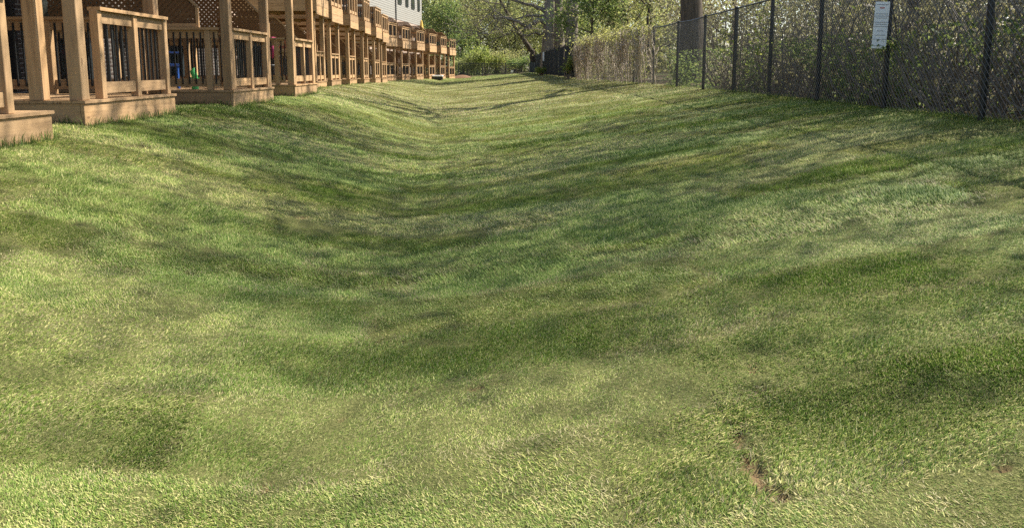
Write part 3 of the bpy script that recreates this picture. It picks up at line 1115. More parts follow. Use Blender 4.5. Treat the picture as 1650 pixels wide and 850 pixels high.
# fence across the far end of the lawn
back = empty('chain_link_fence', (-5.9, 87.0, gz(-5.9, 87)))
tag(back, 'low dark wire fence across the far end of the lawn', 'fence')
BO = Vector(back.location)
bxs = np.linspace(-6.2, 2.0, 4)
s = Soup()
for c in np.arange(-8, 4, 0.16):
    for sg in (1, -1):
        t = np.linspace(0, 1.35, 4)
        xx = c + sg * t + (0 if sg > 0 else 1.35)
        ok = (xx > -6.2) & (xx < 2.0)
        if ok.sum() > 1:
            s.tube(np.stack([xx[ok], np.full(ok.sum(), 86.97 + 0.02 * sg), gz(-2, 87) + t[ok]], -1), 0.007, 3)
tag(obj('wire_mesh', s.mesh('wire_mesh', M_WIRE), back, -BO), kind='stuff')
for x in bxs:
    s = Soup()
    cyl(s, x, 87.03, gz(x, 87) - 0.1, gz(-2, 87) + 1.42, 0.05, 8)
    obj('fence_post', s.mesh('fence_post', M_BLACK, True), back, -BO)
s = Soup()
s.tube([(-6.2, 87.02, gz(-2, 87) + 1.37), (2.0, 87.02, gz(-2, 87) + 1.37)], 0.025, 6)
obj('top_rail', s.mesh('top_rail', M_BLACK, True), back, -BO)

# untrimmed grass along the fence foot and round the deck skirts
def edge_growth():
    rg = np.random.default_rng(23)
    X, Y = [], []
    n = 5200
    y = 5.0 + 31 * rg.random(n) ** 1.2
    k = vnoise(y * 1.4, y * 0 + 2, 71) + 0.25 * rg.random(n) > 0.48
    X.append((fence_x(y) - 0.02 + rg.normal(size=n) * 0.07)[k]); Y.append(y[k])
    for sp in DECKS[:8]:
        (ax, ay), (bx, by) = sp['a'], sp['b']
        m = int(260 * math.hypot(bx - ax, by - ay))
        t = rg.random(m)
        X.append(ax + (bx - ax) * t + 0.012 + 0.05 * rg.random(m)); Y.append(ay + (by - ay) * t)
        m = 260
        X.append(ax - 1.3 * rg.random(m)); Y.append(ay - 0.012 - 0.05 * rg.random(m))
    x, y = np.concatenate(X), np.concatenate(Y)
    n = len(x)
    a = rg.random(n) * 6.283
    h = 0.035 + 0.10 * rg.random(n) ** 2.2
    w = 0.0025 + 0.0025 * rg.random(n)
    ln = h * (0.2 + 0.7 * rg.random(n))
    z = ground_z(x, y) - 0.01
    c, d = np.cos(a), np.sin(a)
    P = np.stack([x, y, z], -1)
    sd = np.stack([-d * w, c * w, w * 0], -1)
    mid = P + np.stack([c * ln * 0.35, d * ln * 0.35, h * 0.65], -1)
    tip = P + np.stack([c * ln, d * ln, h], -1)
    v = np.stack([P - sd, P + sd, mid + sd * 0.8, mid - sd * 0.8, tip], 1).reshape(-1, 3)
    b = np.arange(n)[:, None] * 5
    me = np_mesh('edge_grass', v, [b + np.array([0, 1, 2, 3]), b + np.array([3, 2, 4])], L_UNDER, False, {'rnd': ('FACE', np.tile(rg.random(n), 2))})
    tag(obj('edge_grass', me), 'taller untrimmed grass along the deck skirts and the fence foot', 'grass', None, 'stuff')


edge_growth()

# ------------------------------------------------------------------ notice on the fence
sg = empty('notice_sign', at(1419, 41, 9.86))
sg.rotation_euler = (0, R(1.6), R(-12))
tag(sg, 'tall white notice sheet with small print hung on a fence post', 'sign')
box('sheet', sg, (-0.088, -0.006, -0.30), (0.088, 0.0, 0.30), M_WHITE, 0.002)
for (zz, w, col) in [(0.265, 0.075, M_INK), (0.145, 0.072, M_INK), (0.118, 0.088, M_INK), (0.092, 0.068, M_INK), (0.038, 0.082, M_INK), (0.012, 0.072, M_INK), (-0.016, 0.086, M_INK),
                     (-0.072, 0.040, M_INK), (-0.128, 0.064, M_INK), (-0.180, 0.085, M_INK), (-0.262, 0.060, M_INK)]:
    box('print_line', sg, (-w, -0.0085, zz - 0.0035), (w, -0.0062, zz + 0.0035), col)
for k in range(5):
    box('red_heading', sg, (-0.030 + k * 0.012, -0.0085, 0.213), (-0.022 + k * 0.012, -0.0062, 0.231), M_RED)
tagw = empty('white_tag', at(882, 91, 51.0))
tag(tagw, 'small white strip hanging on the black fence', 'tag')
box('strip', tagw, (-0.32, -0.03, -0.30), (-0.22, -0.01, 0.30), M_WHITE)


# ------------------------------------------------------------------ trees
class Tree:
    def __init__(self, seed):
        self.rng = np.random.default_rng(seed)
        self.s = Soup()
        self.tips = []

    def limb(self, pts, r0, r1, sides=6):
        self.s.tube(pts, np.linspace(r0, r1, len(pts)), sides)

    def grow(self, p, d, L, r, depth, spread=0.7, lift=0.12, kids=(3, 5), droop=0.0):
        rng = self.rng
        n = 5 if depth > 1 else 4
        pts = [np.array(p, float)]
        d = unit(d)
        for i in range(n):
            d = unit(d + rng.normal(size=3) * 0.16 + np.array([0, 0, lift - droop * (i / n)]) * 0.5)
            pts.append(pts[-1] + d * L / n)
        self.limb(pts, r, r * (0.45 if depth else 0.2), 7 if r > 0.15 else (5 if r > 0.05 else 3))
        if depth == 0:
            for q in pts[1:]:
                self.tips.append(q)
            return
        for k in range(rng.integers(*kids) + 1):
            t = 0.35 + 0.65 * rng.random() if k else 1.0
            i = min(n - 1, int(t * n))
            q = pts[i] + (pts[i + 1] - pts[i]) * (t * n - i if i < n else 1)
            ax = unit(rng.normal(size=3) * spread + d * 0.75 + np.array([0, 0, 0.08]))
            self.grow(q, ax, L * (0.5 + 0.25 * rng.random()), r * 0.5, depth - 1, spread, lift, kids, droop)

    def leaves(self, n, clump, uneven=1.6):
        t = np.array(self.tips)
        i = self.rng.integers(0, len(t), n)
        # uneven clumps: some tips carry many leaves, others hardly any
        w = self.rng.random(len(t)) ** uneven
        i = self.rng.choice(len(t), n, p=w / w.sum())
        return t[i] + self.rng.normal(size=(n, 3)) * clump * np.array([1, 1, 0.75])


def plant(name, T, origin, label, cat, leaf_mat, nleaf, leaf, clump, group=None, bark=None, bare=0.0):
    """root Empty at the base with trunk and crown"""
    o = empty(name, origin)
    tag(o, label, cat, group)
    O = np.array(origin)
    T.s.v = [v - O for v in T.s.v]
    obj('trunk', T.s.mesh('trunk', bark or M_BARK, True), o)
    pts = T.leaves(nleaf, clump)
    pts = pts[pts[:, 2] > origin[2] + bare]
    obj('crown', leaf_mesh('crown', pts - O, leaf, leaf_mat, T.rng), o)
    return o


def big_tree(x, y, h, r, seed, label, leaf_mat, nleaf, leaf=0.11, clump=0.28, fork=0.42, limbs=6, spread=0.75, name='leafy_tree', lean=(0, 0), group=None, depth=2, reach=0.42, top=0.8, thin=0.42, bare=0.0):
    T = Tree(seed)
    z = gz(x, y)
    rng = T.rng
    n = 7
    pts = [np.array([x, y, z - 0.3])]
    for i in range(1, n):
        t = i / (n - 1)
        pts.append(np.array([x + lean[0] * t + rng.normal() * 0.06, y + lean[1] * t + rng.normal() * 0.06, z + t * h * top]))
    rad = [r * 1.45] + [r * (1 - 0.75 * i / (n - 1)) for i in range(1, n)]
    T.s.tube(pts, rad, 12)
    for k in range(limbs):
        t = fork + (1 - fork) * k / max(1, limbs - 1)
        i = min(n - 2, int(t * (n - 1)))
        q = pts[i] + (pts[i + 1] - pts[i]) * (t * (n - 1) - i)
        a = k * 2.4 + rng.random()
        dirv = np.array([math.cos(a), math.sin(a), 0.35 + 0.8 * t * t])
        T.grow(q, dirv, h * reach * (1.15 - 0.6 * (t - fork)), r * thin, depth, spread)
    return plant(name, T, (x, y, z), label, 'tree', leaf_mat, nleaf, leaf, clump, group, None, bare)


# trees behind the right fence: they stand beside and above the frame and dapple the lawn
big_tree(9.0, 12.8, 16.0, 0.15, 11, 'slim leafy tree behind the chain-link fence, level with the notice sheet', L_SPRING, 21000, 0.115, 0.75, fork=0.36, limbs=9, top=0.62, thin=0.24, bare=4.6)
big_tree(8.4, 15.8, 15.0, 0.14, 12, 'leafy tree behind the chain-link fence, between the notice sheet and the thick trunk', L_SPRING, 20000, 0.115, 0.75, limbs=9, top=0.62, thin=0.24, bare=4.6)
big_tree(11.6, 10.2, 11.0, 0.15, 13, 'leafy tree set back behind the fence at the right edge', L_SPRING, 9000, 0.115, 0.75, fork=0.36, limbs=9, top=0.62, thin=0.24, bare=4.6)
big_tree(10.5, 4.6, 11.0, 0.11, 14, 'thinly leaved tree behind the fence beside the camera', L_SPRING, 900, 0.11, 0.75, limbs=9, top=0.62, thin=0.24, bare=4.6)
big_tree(13.5, 15.5, 15.0, 0.16, 15, 'tall tree deep in the thicket behind the fence', L_SPRING, 8000, 0.115, 0.75, limbs=9, top=0.62, thin=0.24, bare=4.6)
# the thick trunk rising behind the fence
big_tree(6.45, 27.0, 15.0, 0.47, 21, 'thick dark tree trunk rising just behind the bend of the chain-link fence', L_OAK, 1500, 0.13, 0.4, fork=0.5, limbs=7, name='oak_tree', reach=0.36)


def px_limb(T, pts, r0, r1, tips=True, sides=6):
    p = [np.array(at(a, b, d)) for a, b, d in pts]
    fine = []
    for i in range(len(p) - 1):
        for t in np.linspace(0, 1, 4, endpoint=False):
            fine.append(p[i] * (1 - t) + p[i + 1] * t + T.rng.normal(size=3) * 0.03)
    fine.append(p[-1])
    T.limb(fine, r0, r1, sides)
    return fine


def old_oak(seed, base_px, base_d, r, limbs, label, nleaf, top_px, twigs):
    T = Tree(seed)
    b = at(base_px, 100, base_d)
    z = gz(b.x, b.y)
    t1, t2 = at(top_px[0], 40, base_d), at(top_px[1], -40, base_d)
    T.s.tube([(b.x, b.y, z - 0.3), (b.x, b.y, z + 0.5), tuple(at(base_px * 0.6 + top_px[0] * 0.4, 75, base_d)), tuple(t1), tuple(at((top_px[0] + top_px[1]) / 2, 0, base_d)), tuple(t2), tuple(at(top_px[1], -110, base_d))],
             [r * 1.5, r * 1.15, r, r * 0.92, r * 0.85, r * 0.7, r * 0.4], 14)
    for pts, r0, r1 in limbs:
        f = px_limb(T, pts, r0, r1)
        for q in range(twigs):
            i = T.rng.integers(len(f) // 3, len(f))
            T.grow(f[i], T.rng.normal(size=3) * np.array([1, 1, 0.6]) + np.array([-0.4, 0, 0.1]), 1.6 + T.rng.random() * 1.8, 0.035, 1, 0.8, 0.0)
    for k in range(6):
        a = k * 1.05 + 0.4
        T.grow(np.array(t2) + np.array([0, 0, 1.5 + k * 0.4]), np.array([math.cos(a), math.sin(a), 0.6]), 4.5, r * 0.3, 2, 0.7, 0.25)
    return plant('oak_tree', T, (b.x, b.y, z), label, 'tree', L_OAK, nleaf, 0.15, 0.4, None, M_BARK_LIT)


old_oak(31, 881, 60.0, 0.47,
        [([(884, 40, 60), (868, 33, 59.5), (850, 44, 58.5), (836, 36, 58), (812, 28, 57.5), (797, 30, 57)], 0.24, 0.07),
         ([(797, 30, 57), (792, 24, 56.8), (798, 17, 56.5)], 0.07, 0.03), ([(799, 30, 57), (783, 44, 56.6), (768, 55, 56.5)], 0.06, 0.02),
         ([(804, 30, 57.2), (797, 45, 57), (785, 58, 57)], 0.05, 0.02), ([(850, 44, 58.5), (842, 47, 58), (826, 42, 57.6)], 0.12, 0.05),
         ([(882, 30, 60), (870, 25, 60), (848, 26, 60), (834, 30, 60)], 0.16, 0.05), ([(884, 22, 60), (862, 10, 60), (838, 4, 60), (810, -6, 60)], 0.2, 0.06),
         ([(876, 56, 60), (862, 53, 59), (850, 58, 58.6), (832, 54, 58), (824, 46, 58)], 0.11, 0.04), ([(838, 54, 58.2), (822, 50, 58), (806, 62, 57.6)], 0.06, 0.02)],
        'left oak trunk with dark limbs arching out over the lawn end', 2200, (884, 888), 4)
old_oak(32, 899, 61.5, 0.60, [([(899, 30, 61.5), (915, 18, 61), (935, 10, 60.5), (962, 12, 60)], 0.2, 0.05), ([(897, 12, 61.5), (880, 0, 61), (855, -14, 60.5)], 0.2, 0.06)],
        'middle and thickest of the three oak trunks behind the black fence', 1600, (897, 896), 4)
old_oak(33, 921, 60.0, 0.55, [([(922, 25, 60), (940, 20, 59), (965, 16, 58)], 0.18, 0.05)], 'right one of the three oak trunks, half hidden by green leaves', 1600, (921, 924), 4)
# leaning stem beside the oaks
T = Tree(35)
f = px_limb(T, [(859, 100, 64), (857, 84, 64), (843, 62, 64), (829, 42, 64), (818, 22, 64), (806, 0, 64)], 0.26, 0.12, sides=9)
for k in range(7):
    T.grow(f[-1 - k], T.rng.normal(size=3) * np.array([1, 1, 0.5]) + np.array([-0.4, 0, 0.4]), 3.0, 0.06, 2, 0.8)
b = at(859, 100, 64)
plant('leaning_tree', T, (b.x, b.y, gz(b.x, b.y)), 'slender trunk leaning left beside the oaks', 'tree', L_OAK, 1800, 0.15, 0.4)


def spray_tree(x, y, h, r, seed, label, mat, n, leaf, name='leafy_tree', spread=0.8, fork=0.15, limbs=9, reach=0.4, clump=0.4, group=None, depth=2):
    return big_tree(x, y, h, r, seed, label, mat, n, leaf, clump, fork, limbs, spread, name, (0, 0), group, depth, reach)


p = at(955, 100, 44)
spray_tree(p.x, 44, 7.5, 0.09, 41, 'young tree with fresh green leaves above the vine-covered fence', L_GREEN, 4200, 0.17, 'maple_tree', reach=0.20, fork=0.35, clump=0.35)
p = at(1003, 100, 52)
spray_tree(p.x, 52, 7.5, 0.12, 42, 'tree with dark branches and dull leaves behind the vine-covered fence', L_OAK, 4500, 0.17, reach=0.34, fork=0.2)
p = at(1045, 100, 46)
spray_tree(p.x, 46, 8.5, 0.12, 43, 'bright yellow-green tree left of the thick trunk', L_SPRING, 4500, 0.17, reach=0.34, fork=0.2)
p = at(1010, 100, 70)
spray_tree(p.x, 70, 12, 0.2, 44, 'light green tree far behind the bend of the fence', L_LIME, 5000, 0.25, reach=0.36, fork=0.15)
p = at(1180, 100, 42)
spray_tree(p.x, 42, 10, 0.16, 45, 'tree behind the thicket right of the thick trunk', L_SPRING, 5000, 0.18, reach=0.36, fork=0.15)

# the trees that close the far end of the lawn
FAR = [(700, 92, 14, L_SPRING, 'pale tree rising behind the last decks'),
       (722, 90, 11, L_GREEN, 'green tree just right of the last deck'),
       (745, 98, 14, L_LIME, 'bright yellow-green tree at the far end of the lawn'),
       (770, 95, 13, L_SPRING, 'olive tree behind the far wire fence, right of the bright one'),
       (800, 100, 14, L_SPRING, 'budding tree behind the middle of the far wire fence'),
       (830, 97, 13, L_SPRING, 'spring-green tree behind the leaning trunk'),
       (862, 104, 14, L_LIME, 'light green tree closing the gap beside the left oak trunk'),
       (905, 96, 14, L_SPRING, 'tree seen between the big oak trunks'),
       (950, 92, 14, L_GREEN, 'dark green tree behind the young maple'),
       (675, 99, 16, L_OAK, 'tall tree behind the end of the far townhouses')]
for k, (px, d, h, m, lab) in enumerate(FAR):
    d, h = d + 8, h * 0.82
    spray_tree((px - 825) / FPX * d, d, h, 0.22, 60 + k, lab, m, 9500, 0.21, reach=0.34, fork=0.10, limbs=11, clump=0.55)


# bushes under them
def bush(px, d, w, h, seed, label, mat, n, leaf, name='bush'):
    rng = np.random.default_rng(seed)
    x, y = (px - 825) / FPX * d, d
    z = gz(x, y)
    o = empty(name, (x, y, z))
    tag(o, label, 'bush')
    s = Soup()
    tips = []
    for k in range(14):
        a = rng.random() * 6.283
        rr = 0.5 + 0.5 * rng.random()
        e = np.array([math.cos(a) * w * rr * 0.5, math.sin(a) * w * rr * 0.5, h * (0.45 + 0.55 * rng.random())])
        m_ = e * np.array([0.35, 0.35, 0.6]) + rng.normal(size=3) * 0.05
        pts = [np.array([math.cos(a) * 0.08, math.sin(a) * 0.08, -0.1]), m_, e]
        s.tube(pts, [0.03, 0.02, 0.006], 4)
        for t in np.linspace(0.25, 1, 6):
            tips.append(m_ * (1 - t) + e * t)
    obj('stems', s.mesh('stems', M_TWIG), o)
    tips = np.array(tips)
    pts = tips[rng.integers(0, len(tips), n)] + rng.normal(size=(n, 3)) * np.array([w * 0.09, w * 0.09, h * 0.09])
    pts[:, 2] = np.abs(pts[:, 2])
    obj('foliage', leaf_mesh('foliage', pts, leaf, mat, rng), o)
    return o


for a in [(1160, 31.0, 5.0, 4.2, 78, 'brown leafless-looking bush topping the fence beside the thick trunk', L_BROWN, 5200, 0.12),
          (783, 90.5, 5.0, 3.4, 71, 'bright lime bush behind the far wire fence', L_LIME, 2600, 0.22),
          (752, 90.0, 4.0, 2.6, 72, 'green bush behind the left end of the far wire fence', L_SPRING, 2000, 0.2),
          (812, 91.0, 4.5, 2.8, 73, 'grey-brown bush behind the right end of the far wire fence', L_OAK, 2000, 0.2),
          (835, 88.5, 3.2, 2.0, 74, 'low green bush at the far end of the black fence', L_GREEN, 1600, 0.18),
          (872, 56.0, 1.0, 0.6, 75, 'small leafy bush in front of the middle of the black fence', L_LIME, 700, 0.10),
          (913, 38.5, 0.8, 1.15, 77, 'tall green weed bush where the black fence meets the vines', L_LIME, 700, 0.09)]:
    bush(*a)

# woodland mass beyond everything: closes the view, cannot be counted
rng = np.random.default_rng(5)


def woodland(name, label, n, xr, yr, zr, mat, leaf, seed):
    rg = np.random.default_rng(seed)
    x = xr[0] + (xr[1] - xr[0]) * rg.random(n)
    y = yr[0] + (yr[1] - yr[0]) * rg.random(n)
    z = zr[0] + (zr[1] - zr[0]) * rg.random(n) ** 0.9
    keep = vnoise(x * 0.35 + z * 0.2, z * 0.4 + y * 0.1, seed) + 0.25 * (z < 4) > 0.33
    pts = np.stack([x, y, z], -1)[keep]
    tag(obj(name, leaf_mesh(name, pts, leaf, mat, rg)), label, 'woodland', None, 'stuff')


woodland('distant_woodland', 'mass of spring trees beyond the far end of the lawn', 60000, (-36, 32), (114, 130), (0.4, 13), L_SPRING, 0.42, 81)
woodland('woodland_edge', 'mass of brownish branches and leaves deep behind the thicket', 60000, (17, 30), (6, 60), (0.8, 10.5), L_BROWN, 0.28, 83)
woodland('distant_woodland', 'dull brown-green woodland far behind the right fence', 26000, (8, 45), (55, 75), (0.8, 14), L_OAK, 0.42, 82)
s = Soup()
for k in range(70):
    x, y = -30 + 62 * rng.random(), 113 + 16 * rng.random()
    s.tube([(x, y, 0.2), (x + rng.normal() * 0.4, y, 6), (x + rng.normal(), y, 11)], [0.22, 0.16, 0.06], 5)
tag(obj('distant_trunks', s.mesh('distant_trunks', M_BARK)), 'thin dark trunks inside the far woodland', 'woodland', None, 'stuff')


# ------------------------------------------------------------------ thicket behind the chain-link fence
def thicket():
    rg = np.random.default_rng(90)
    s = Soup()
    for k in range(1100):
        y = 4.5 + 15 * rg.random()
        x = float(fence_x(y)) + 0.25 + 2.2 * rg.random() ** 1.3
        z = gz(x, y)
        L = 0.9 + 1.7 * rg.random()
        d = unit(np.array([rg.normal() * 0.5, rg.normal() * 0.5, 1.0]))
        pts = [np.array([x, y, z - 0.05])]
        for q in range(4):
            d = unit(d + rg.normal(size=3) * 0.28)
            pts.append(pts[-1] + d * L / 4)
        pts = [np.array([max(p_[0], float(fence_x(p_[1])) + 0.06), p_[1], p_[2]]) for p_ in pts]
        s.tube(pts, np.linspace(0.006 + 0.020 * rg.random() ** 2, 0.004, 5), 3)
    tag(obj('thicket_stems', s.mesh('thicket_stems', M_TWIG)), 'tangle of thin grey-brown stems behind the chain-link fence', 'thicket', None, 'stuff')

    def cloud(n, xoff, yr, zr, thr, seed, scale, power=1.0):
        y = yr[0] + (yr[1] - yr[0]) * rg.random(n)
        x = fence_x(y) + xoff[0] + (xoff[1] - xoff[0]) * rg.random(n) ** 1.2
        h = zr[0] + (zr[1] - zr[0]) * rg.random(n) ** power
        k = vnoise(y * scale + x * 0.5, h * scale * 1.3 + x * 0.7, seed) > thr
        return np.stack([x, y, ground_z(x, y) + h], -1)[k]
    p1 = cloud(24000, (0.3, 2.9), (4.5, 21), (0.05, 4.2), 0.34, 91, 1.1)
    p1 = p1[(p1[:, 1] < 18.3) | (p1[:, 2] < 1.9)]
    p1 = p1[p1[:, 2] < 2.75 + 0.40 * (p1[:, 0] - fence_x(p1[:, 1]))]
    tag(obj('dead_foliage', leaf_mesh('dead_foliage', p1, 0.105, L_BROWN, rg)), 'brown withered leaves filling the thicket behind the fence', 'thicket', None, 'stuff')
    p2 = cloud(24000, (0.10, 2.0), (4.5, 25), (0.0, 1.1), 0.50, 92, 0.8, 1.3)
    tag(obj('undergrowth', leaf_mesh('undergrowth', p2, 0.075, L_UNDER, rg)), 'low green undergrowth along the foot of the chain-link fence', 'undergrowth', None, 'stuff')
    p3 = cloud(6000, (0.1, 3.0), (4.5, 18), (0.9, 4.2), 0.66, 93, 0.9)
    tag(obj('spring_shoots', leaf_mesh('spring_shoots', p3, 0.07, L_LIME, rg)), 'scattered yellow-green shoots high in the thicket', 'undergrowth', None, 'stuff')


thicket()


def vines():
    rg = np.random.default_rng(95)
    s = Soup()
    for k in range(1700):
        y = 23.2 + 13.6 * rg.random()
        dens = np.clip((y - 23) / 6, 0.08, 1) * np.clip(vnoise(np.array(y * 1.6), np.array(0.5), 61) * 1.7 - 0.2, 0.12, 1) * np.clip((37.2 - y) / 1.2, 0, 1)
        if rg.random() > dens:
            continue
        x = float(fence_x(y)) - 0.03
        top = gz(x, y) + FH * (0.45 + (0.62 - 0.16 * max(0, (y - 34.5) / 2)) * rg.random() ** 0.7)
        L = min(top - gz(x, y), 0.5 + 1.4 * rg.random())
        bul = 0.35 * (vnoise(np.array(y * 1.3), np.array(top), 9) - 0.4) + 0.10 + 0.35 * rg.random() * np.clip((y - 25) / 6, 0.15, 1)
        n = 6
        pts = []
        yy, ph = y, rg.random() * 6
        for q in range(n):
            t = q / (n - 1)
            pts.append((x - bul * math.sin(min(1, t * 1.6 + 0.1) * 2.2) * (1 - 0.35 * t), yy + 0.22 * math.sin(ph + t * 4) + rg.normal() * 0.07, top + 0.08 * math.sin(t * 3.1) - L * t ** 1.2))
        s.tube(pts, np.linspace(0.007 + 0.012 * rg.random(), 0.005, n), 3)
    v = empty('vine', (float(fence_x(30)), 30.0, gz(float(fence_x(30)), 30)))
    tag(v, 'dried brown vines hanging over the fence, yellow-green along the top', 'vine')
    VO = -Vector(v.location)
    tag(obj('vine_stems', s.mesh('vine_stems', M_VINE), v, VO), kind='stuff')
    n = 3400
    y = 23.5 + 13.2 * rg.random(n)
    x = fence_x(y) + rg.normal(size=n) * 0.25 - 0.08
    z = ground_z(x, y) + FH - 0.05 + rg.normal(size=n) * 0.07 - 0.35 * np.clip((y - 34.5) / 2, 0, 1) + 0.95 * rg.random(n) ** 2 * vnoise(y * 1.1, y * 0, 7) ** 2 - 0.55 * rg.random(n) ** 2 * vnoise(y * 1.7, y * 0, 8)
    k = rg.random(n) < np.clip((y - 23) / 5, 0.15, 1)
    tag(obj('vine_leaves', leaf_mesh('vine_leaves', np.stack([x, y, z], -1)[k], 0.075, L_VINE, rg), v, VO), kind='stuff')
    n = 2200
    y = 24.5 + 12.2 * rg.random(n)
    x = fence_x(y) - 0.05 - 0.30 * rg.random(n) * np.clip((y - 25) / 6, 0.1, 1)
    z = ground_z(x, y) + FH * (0.1 + 0.95 * rg.random(n))
    tag(obj('withered_leaves', leaf_mesh('withered_leaves', np.stack([x, y, z], -1), 0.07, L_BROWN, rg), v, VO), kind='stuff')
    n = 1900
    y = 24.5 + 12.2 * rg.random(n)
    x = fence_x(y) - 0.05 - 0.34 * rg.random(n) * np.clip((y - 25) / 6, 0.1, 1)
    z = ground_z(x, y) + FH * (0.08 + 0.95 * rg.random(n))
    k = vnoise(y * 1.5, z * 2, 66) > 0.45
    tag(obj('green_shoots', leaf_mesh('green_shoots', np.stack([x, y, z], -1)[k], 0.07, L_SPRING, rg), v, VO), kind='stuff')


vines()


# sprig of ivy over the foot of the notice and up the posts
def sprig(px, py, d, w, h, n, seed, label, mat=L_UNDER):
    rg = np.random.default_rng(seed)
    c = at(px, py, d)
    o = empty('ivy_sprig', c)
    tag(o, label, 'ivy')
    s = Soup()
    s.tube([(0.0, 0.1, -h * 0.6), (w * 0.1, 0.02, 0), (-w * 0.1, -0.02, h * 0.5)], [0.006, 0.005, 0.003], 4)
    obj('stem', s.mesh('stem', M_TWIG), o)
    obj('foliage', leaf_mesh('foliage', rg.normal(size=(n, 3)) * np.array([w * 0.3, 0.06, h * 0.3]), 0.06, mat, rg), o)


sprig(1440, 74, 9.9, 0.45, 0.16, 90, 101, 'leafy sprig poking through the fence below the notice sheet')
sprig(1224, 70, 14.4, 0.35, 0.9, 130, 102, 'leafy ivy strip climbing beside a post left of the notice', L_LIME)
sprig(1168, 60, 16.6, 0.3, 1.0, 110, 103, 'faint ivy strip on the fence right of the corner post', L_LIME)

# ------------------------------------------------------------------ things on and around the decks
def on_deck(i, u, v):
    """world matrix point on deck i: u outwards (negative = towards the house), v along the front"""
    d = DECK_OBJS[i]
    m = Matrix.Translation(d.location) @ Matrix.Rotation(d.rotation_euler.z, 4, 'Z')
    return m @ Vector((u, v, FLOOR + 0.001))


def chair(loc, rz, label, mat):
    c = empty('patio_chair', loc, rz)
    tag(c, label, 'chair')
    box('seat', c, (-0.26, -0.26, 0.38), (0.26, 0.26, 0.43), mat, 0.01)
    b = box('backrest', c, (-0.26, -0.02, -0.28), (0.26, 0.03, 0.28), mat, 0.012)
    b.location = (0, 0.27, 0.68)
    b.rotation_euler = (R(-12), 0, 0)
    for sx in (-0.23, 0.23):
        for sy in (-0.23, 0.23):
            box('leg', c, (sx - 0.018, sy - 0.018, 0), (sx + 0.018, sy + 0.018, 0.379), mat)
        box('armrest', c, (sx - 0.03, -0.26, 0.60), (sx + 0.03, 0.24, 0.63), mat, 0.005)
    return c


chair(on_deck(2, -1.55, 0.75), R(160), 'blue plastic chair behind the side railing of the third deck', M_BLUE)
chair(on_deck(3, -0.95, 1.0), R(150), 'black patio chair under the pink cloth', M_BLACK)
# crumpled pink cloth over the back of that chair
c = on_deck(3, -0.95, 1.0)
n = 14
uu, vv = np.meshgrid(np.linspace(-1, 1, n), np.linspace(-1, 1, n))
rg = np.random.default_rng(7)
zz = 0.62 - 0.42 * np.abs(vv) ** 1.3 + 0.10 * vnoise(uu * 3 + 9, vv * 3 + 9, 2) + 0.06 * vnoise(uu * 7 + 9, vv * 7 + 9, 3)
V = np.stack([uu * 0.34 + 0.05 * np.sin(vv * 5), vv * 0.20 + 0.05 * np.sin(uu * 6), zz + 0.36], -1).reshape(-1, 3)
q = np.array([[j * n + i, j * n + i + 1, (j + 1) * n + i + 1, (j + 1) * n + i] for j in range(n - 1) for i in range(n - 1)])
V2 = np.vstack([V, V - np.array([0, 0, 0.015])])
tag(obj('pink_cloth', np_mesh('pink_cloth', V2, np.vstack([q, q[:, ::-1] + n * n]), M_PINK, True), None, c), 'crumpled pink cloth thrown over a chair on the fourth deck', 'cloth')
# small green toy figure
t = empty('toy', on_deck(2, -0.85, 0.6))
tag(t, 'little bright green toy standing on the third deck', 'toy')
s = Soup()
s.tube([(0, 0, 0.0), (0, 0, 0.08), (0.02, 0, 0.16), (0.0, 0, 0.22)], [0.06, 0.05, 0.035, 0.05], 8)
s.tube([(0, 0, 0.22), (-0.02, 0, 0.30), (0, 0, 0.36)], [0.05, 0.055, 0.01], 8)
s.tube([(-0.09, 0, 0.20), (0, 0, 0.14), (0.09, 0, 0.18)], [0.015, 0.025, 0.015], 6)
obj('body', s.mesh('body', M_GREENTOY, True), t)
# loose plank lying on the first deck
lp = on_deck(0, -0.30, 2.0)
pl = obj('loose_plank', box_mesh(0.09, 0.75, 0.038, WOOD[1], 0.003), None, (lp.x, lp.y, lp.z + 0.02))
pl.rotation_euler = (0, 0, R(28))
tag(pl, 'loose plank lying on the open end of the nearest deck', 'plank')
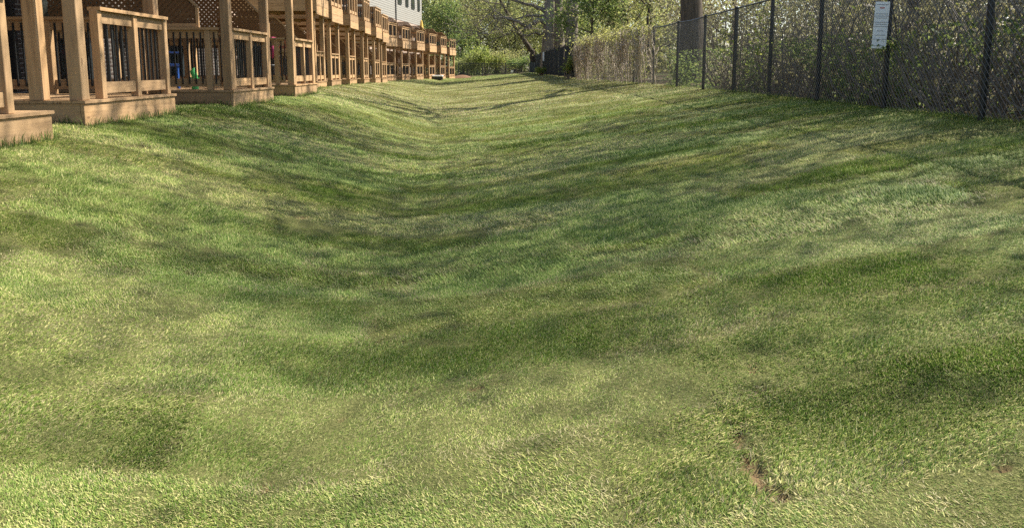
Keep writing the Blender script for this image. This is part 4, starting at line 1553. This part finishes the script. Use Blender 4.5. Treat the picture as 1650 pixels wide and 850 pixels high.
# closed yellow parasol on a far upper deck
pp = on_deck(13, -0.9, 1.0)
pr = empty('parasol', (pp.x, pp.y, pp.z + UP + FASC))
tag(pr, 'closed yellow parasol standing on a far upper deck', 'parasol')
s = Soup()
s.tube([(0, 0, 0), (0, 0, 2.3)], 0.025, 8)
s.tube([(0, 0, 0), (0, 0, 0.06)], 0.22, 12)
obj('pole', s.mesh('pole', M_GREY, True), pr)
s = Soup()
s.tube([(0, 0, 1.0), (0, 0, 1.15), (0, 0, 1.7), (0, 0, 2.15), (0, 0, 2.28)], [0.17, 0.20, 0.16, 0.09, 0.03], 9)
obj('canopy', s.mesh('canopy', M_YELLOW, False), pr)
# pale storage box at the foot of a far deck
p = at(699, 126, 67.5)
sb = empty('storage_box', (p.x + 0.35, 67.6, gz(p.x + 0.35, 67.6)))
tag(sb, 'white lidded box with dark base standing in front of a far deck', 'box')
box('base', sb, (-0.45, -0.3, 0), (0.45, 0.3, 0.28), M_TRIM, 0.02)
box('lid', sb, (-0.48, -0.33, 0.281), (0.48, 0.33, 0.42), M_WHITE, 0.03)
# soil heap beside the last deck
p = at(745, 126, 80)
n = 16
V, F = [(0, 0, 0.35)], []
for k in range(3):
    for j in range(n):
        a = j * 6.283 / n
        r_ = (k + 1) / 3
        V.append((1.3 * r_ * math.cos(a) * (0.85 + 0.3 * rg.random()), 0.9 * r_ * math.sin(a), 0.35 * (1 - r_) ** 0.8 + 0.05 * rg.random() - 0.08 * (k == 2)))
F3 = [[0, 1 + j, 1 + (j + 1) % n] for j in range(n)]
F4 = [[1 + k * n + j, 1 + (k + 1) * n + j, 1 + (k + 1) * n + (j + 1) % n, 1 + k * n + (j + 1) % n] for k in range(2) for j in range(n)]
tag(obj('soil_heap', np_mesh('soil_heap', np.array(V), [np.array(F3), np.array(F4)], M_SOIL, True), None, (p.x, 80, gz(p.x, 80))), 'low heap of brown soil beside the last deck', 'soil heap')
# small white marker at the far end of the lawn
p = at(825, 118, 84)
wm = empty('lawn_marker', (p.x, 84, gz(p.x, 84)))
tag(wm, 'small white marker on a stake at the far end of the lawn', 'sign')
box('stake', wm, (-0.03, -0.03, 0), (0.03, 0.03, 0.22), M_GREY)
box('plate', wm, (-0.14, -0.045, 0.2), (0.14, -0.031, 0.46), M_WHITE, 0.004)
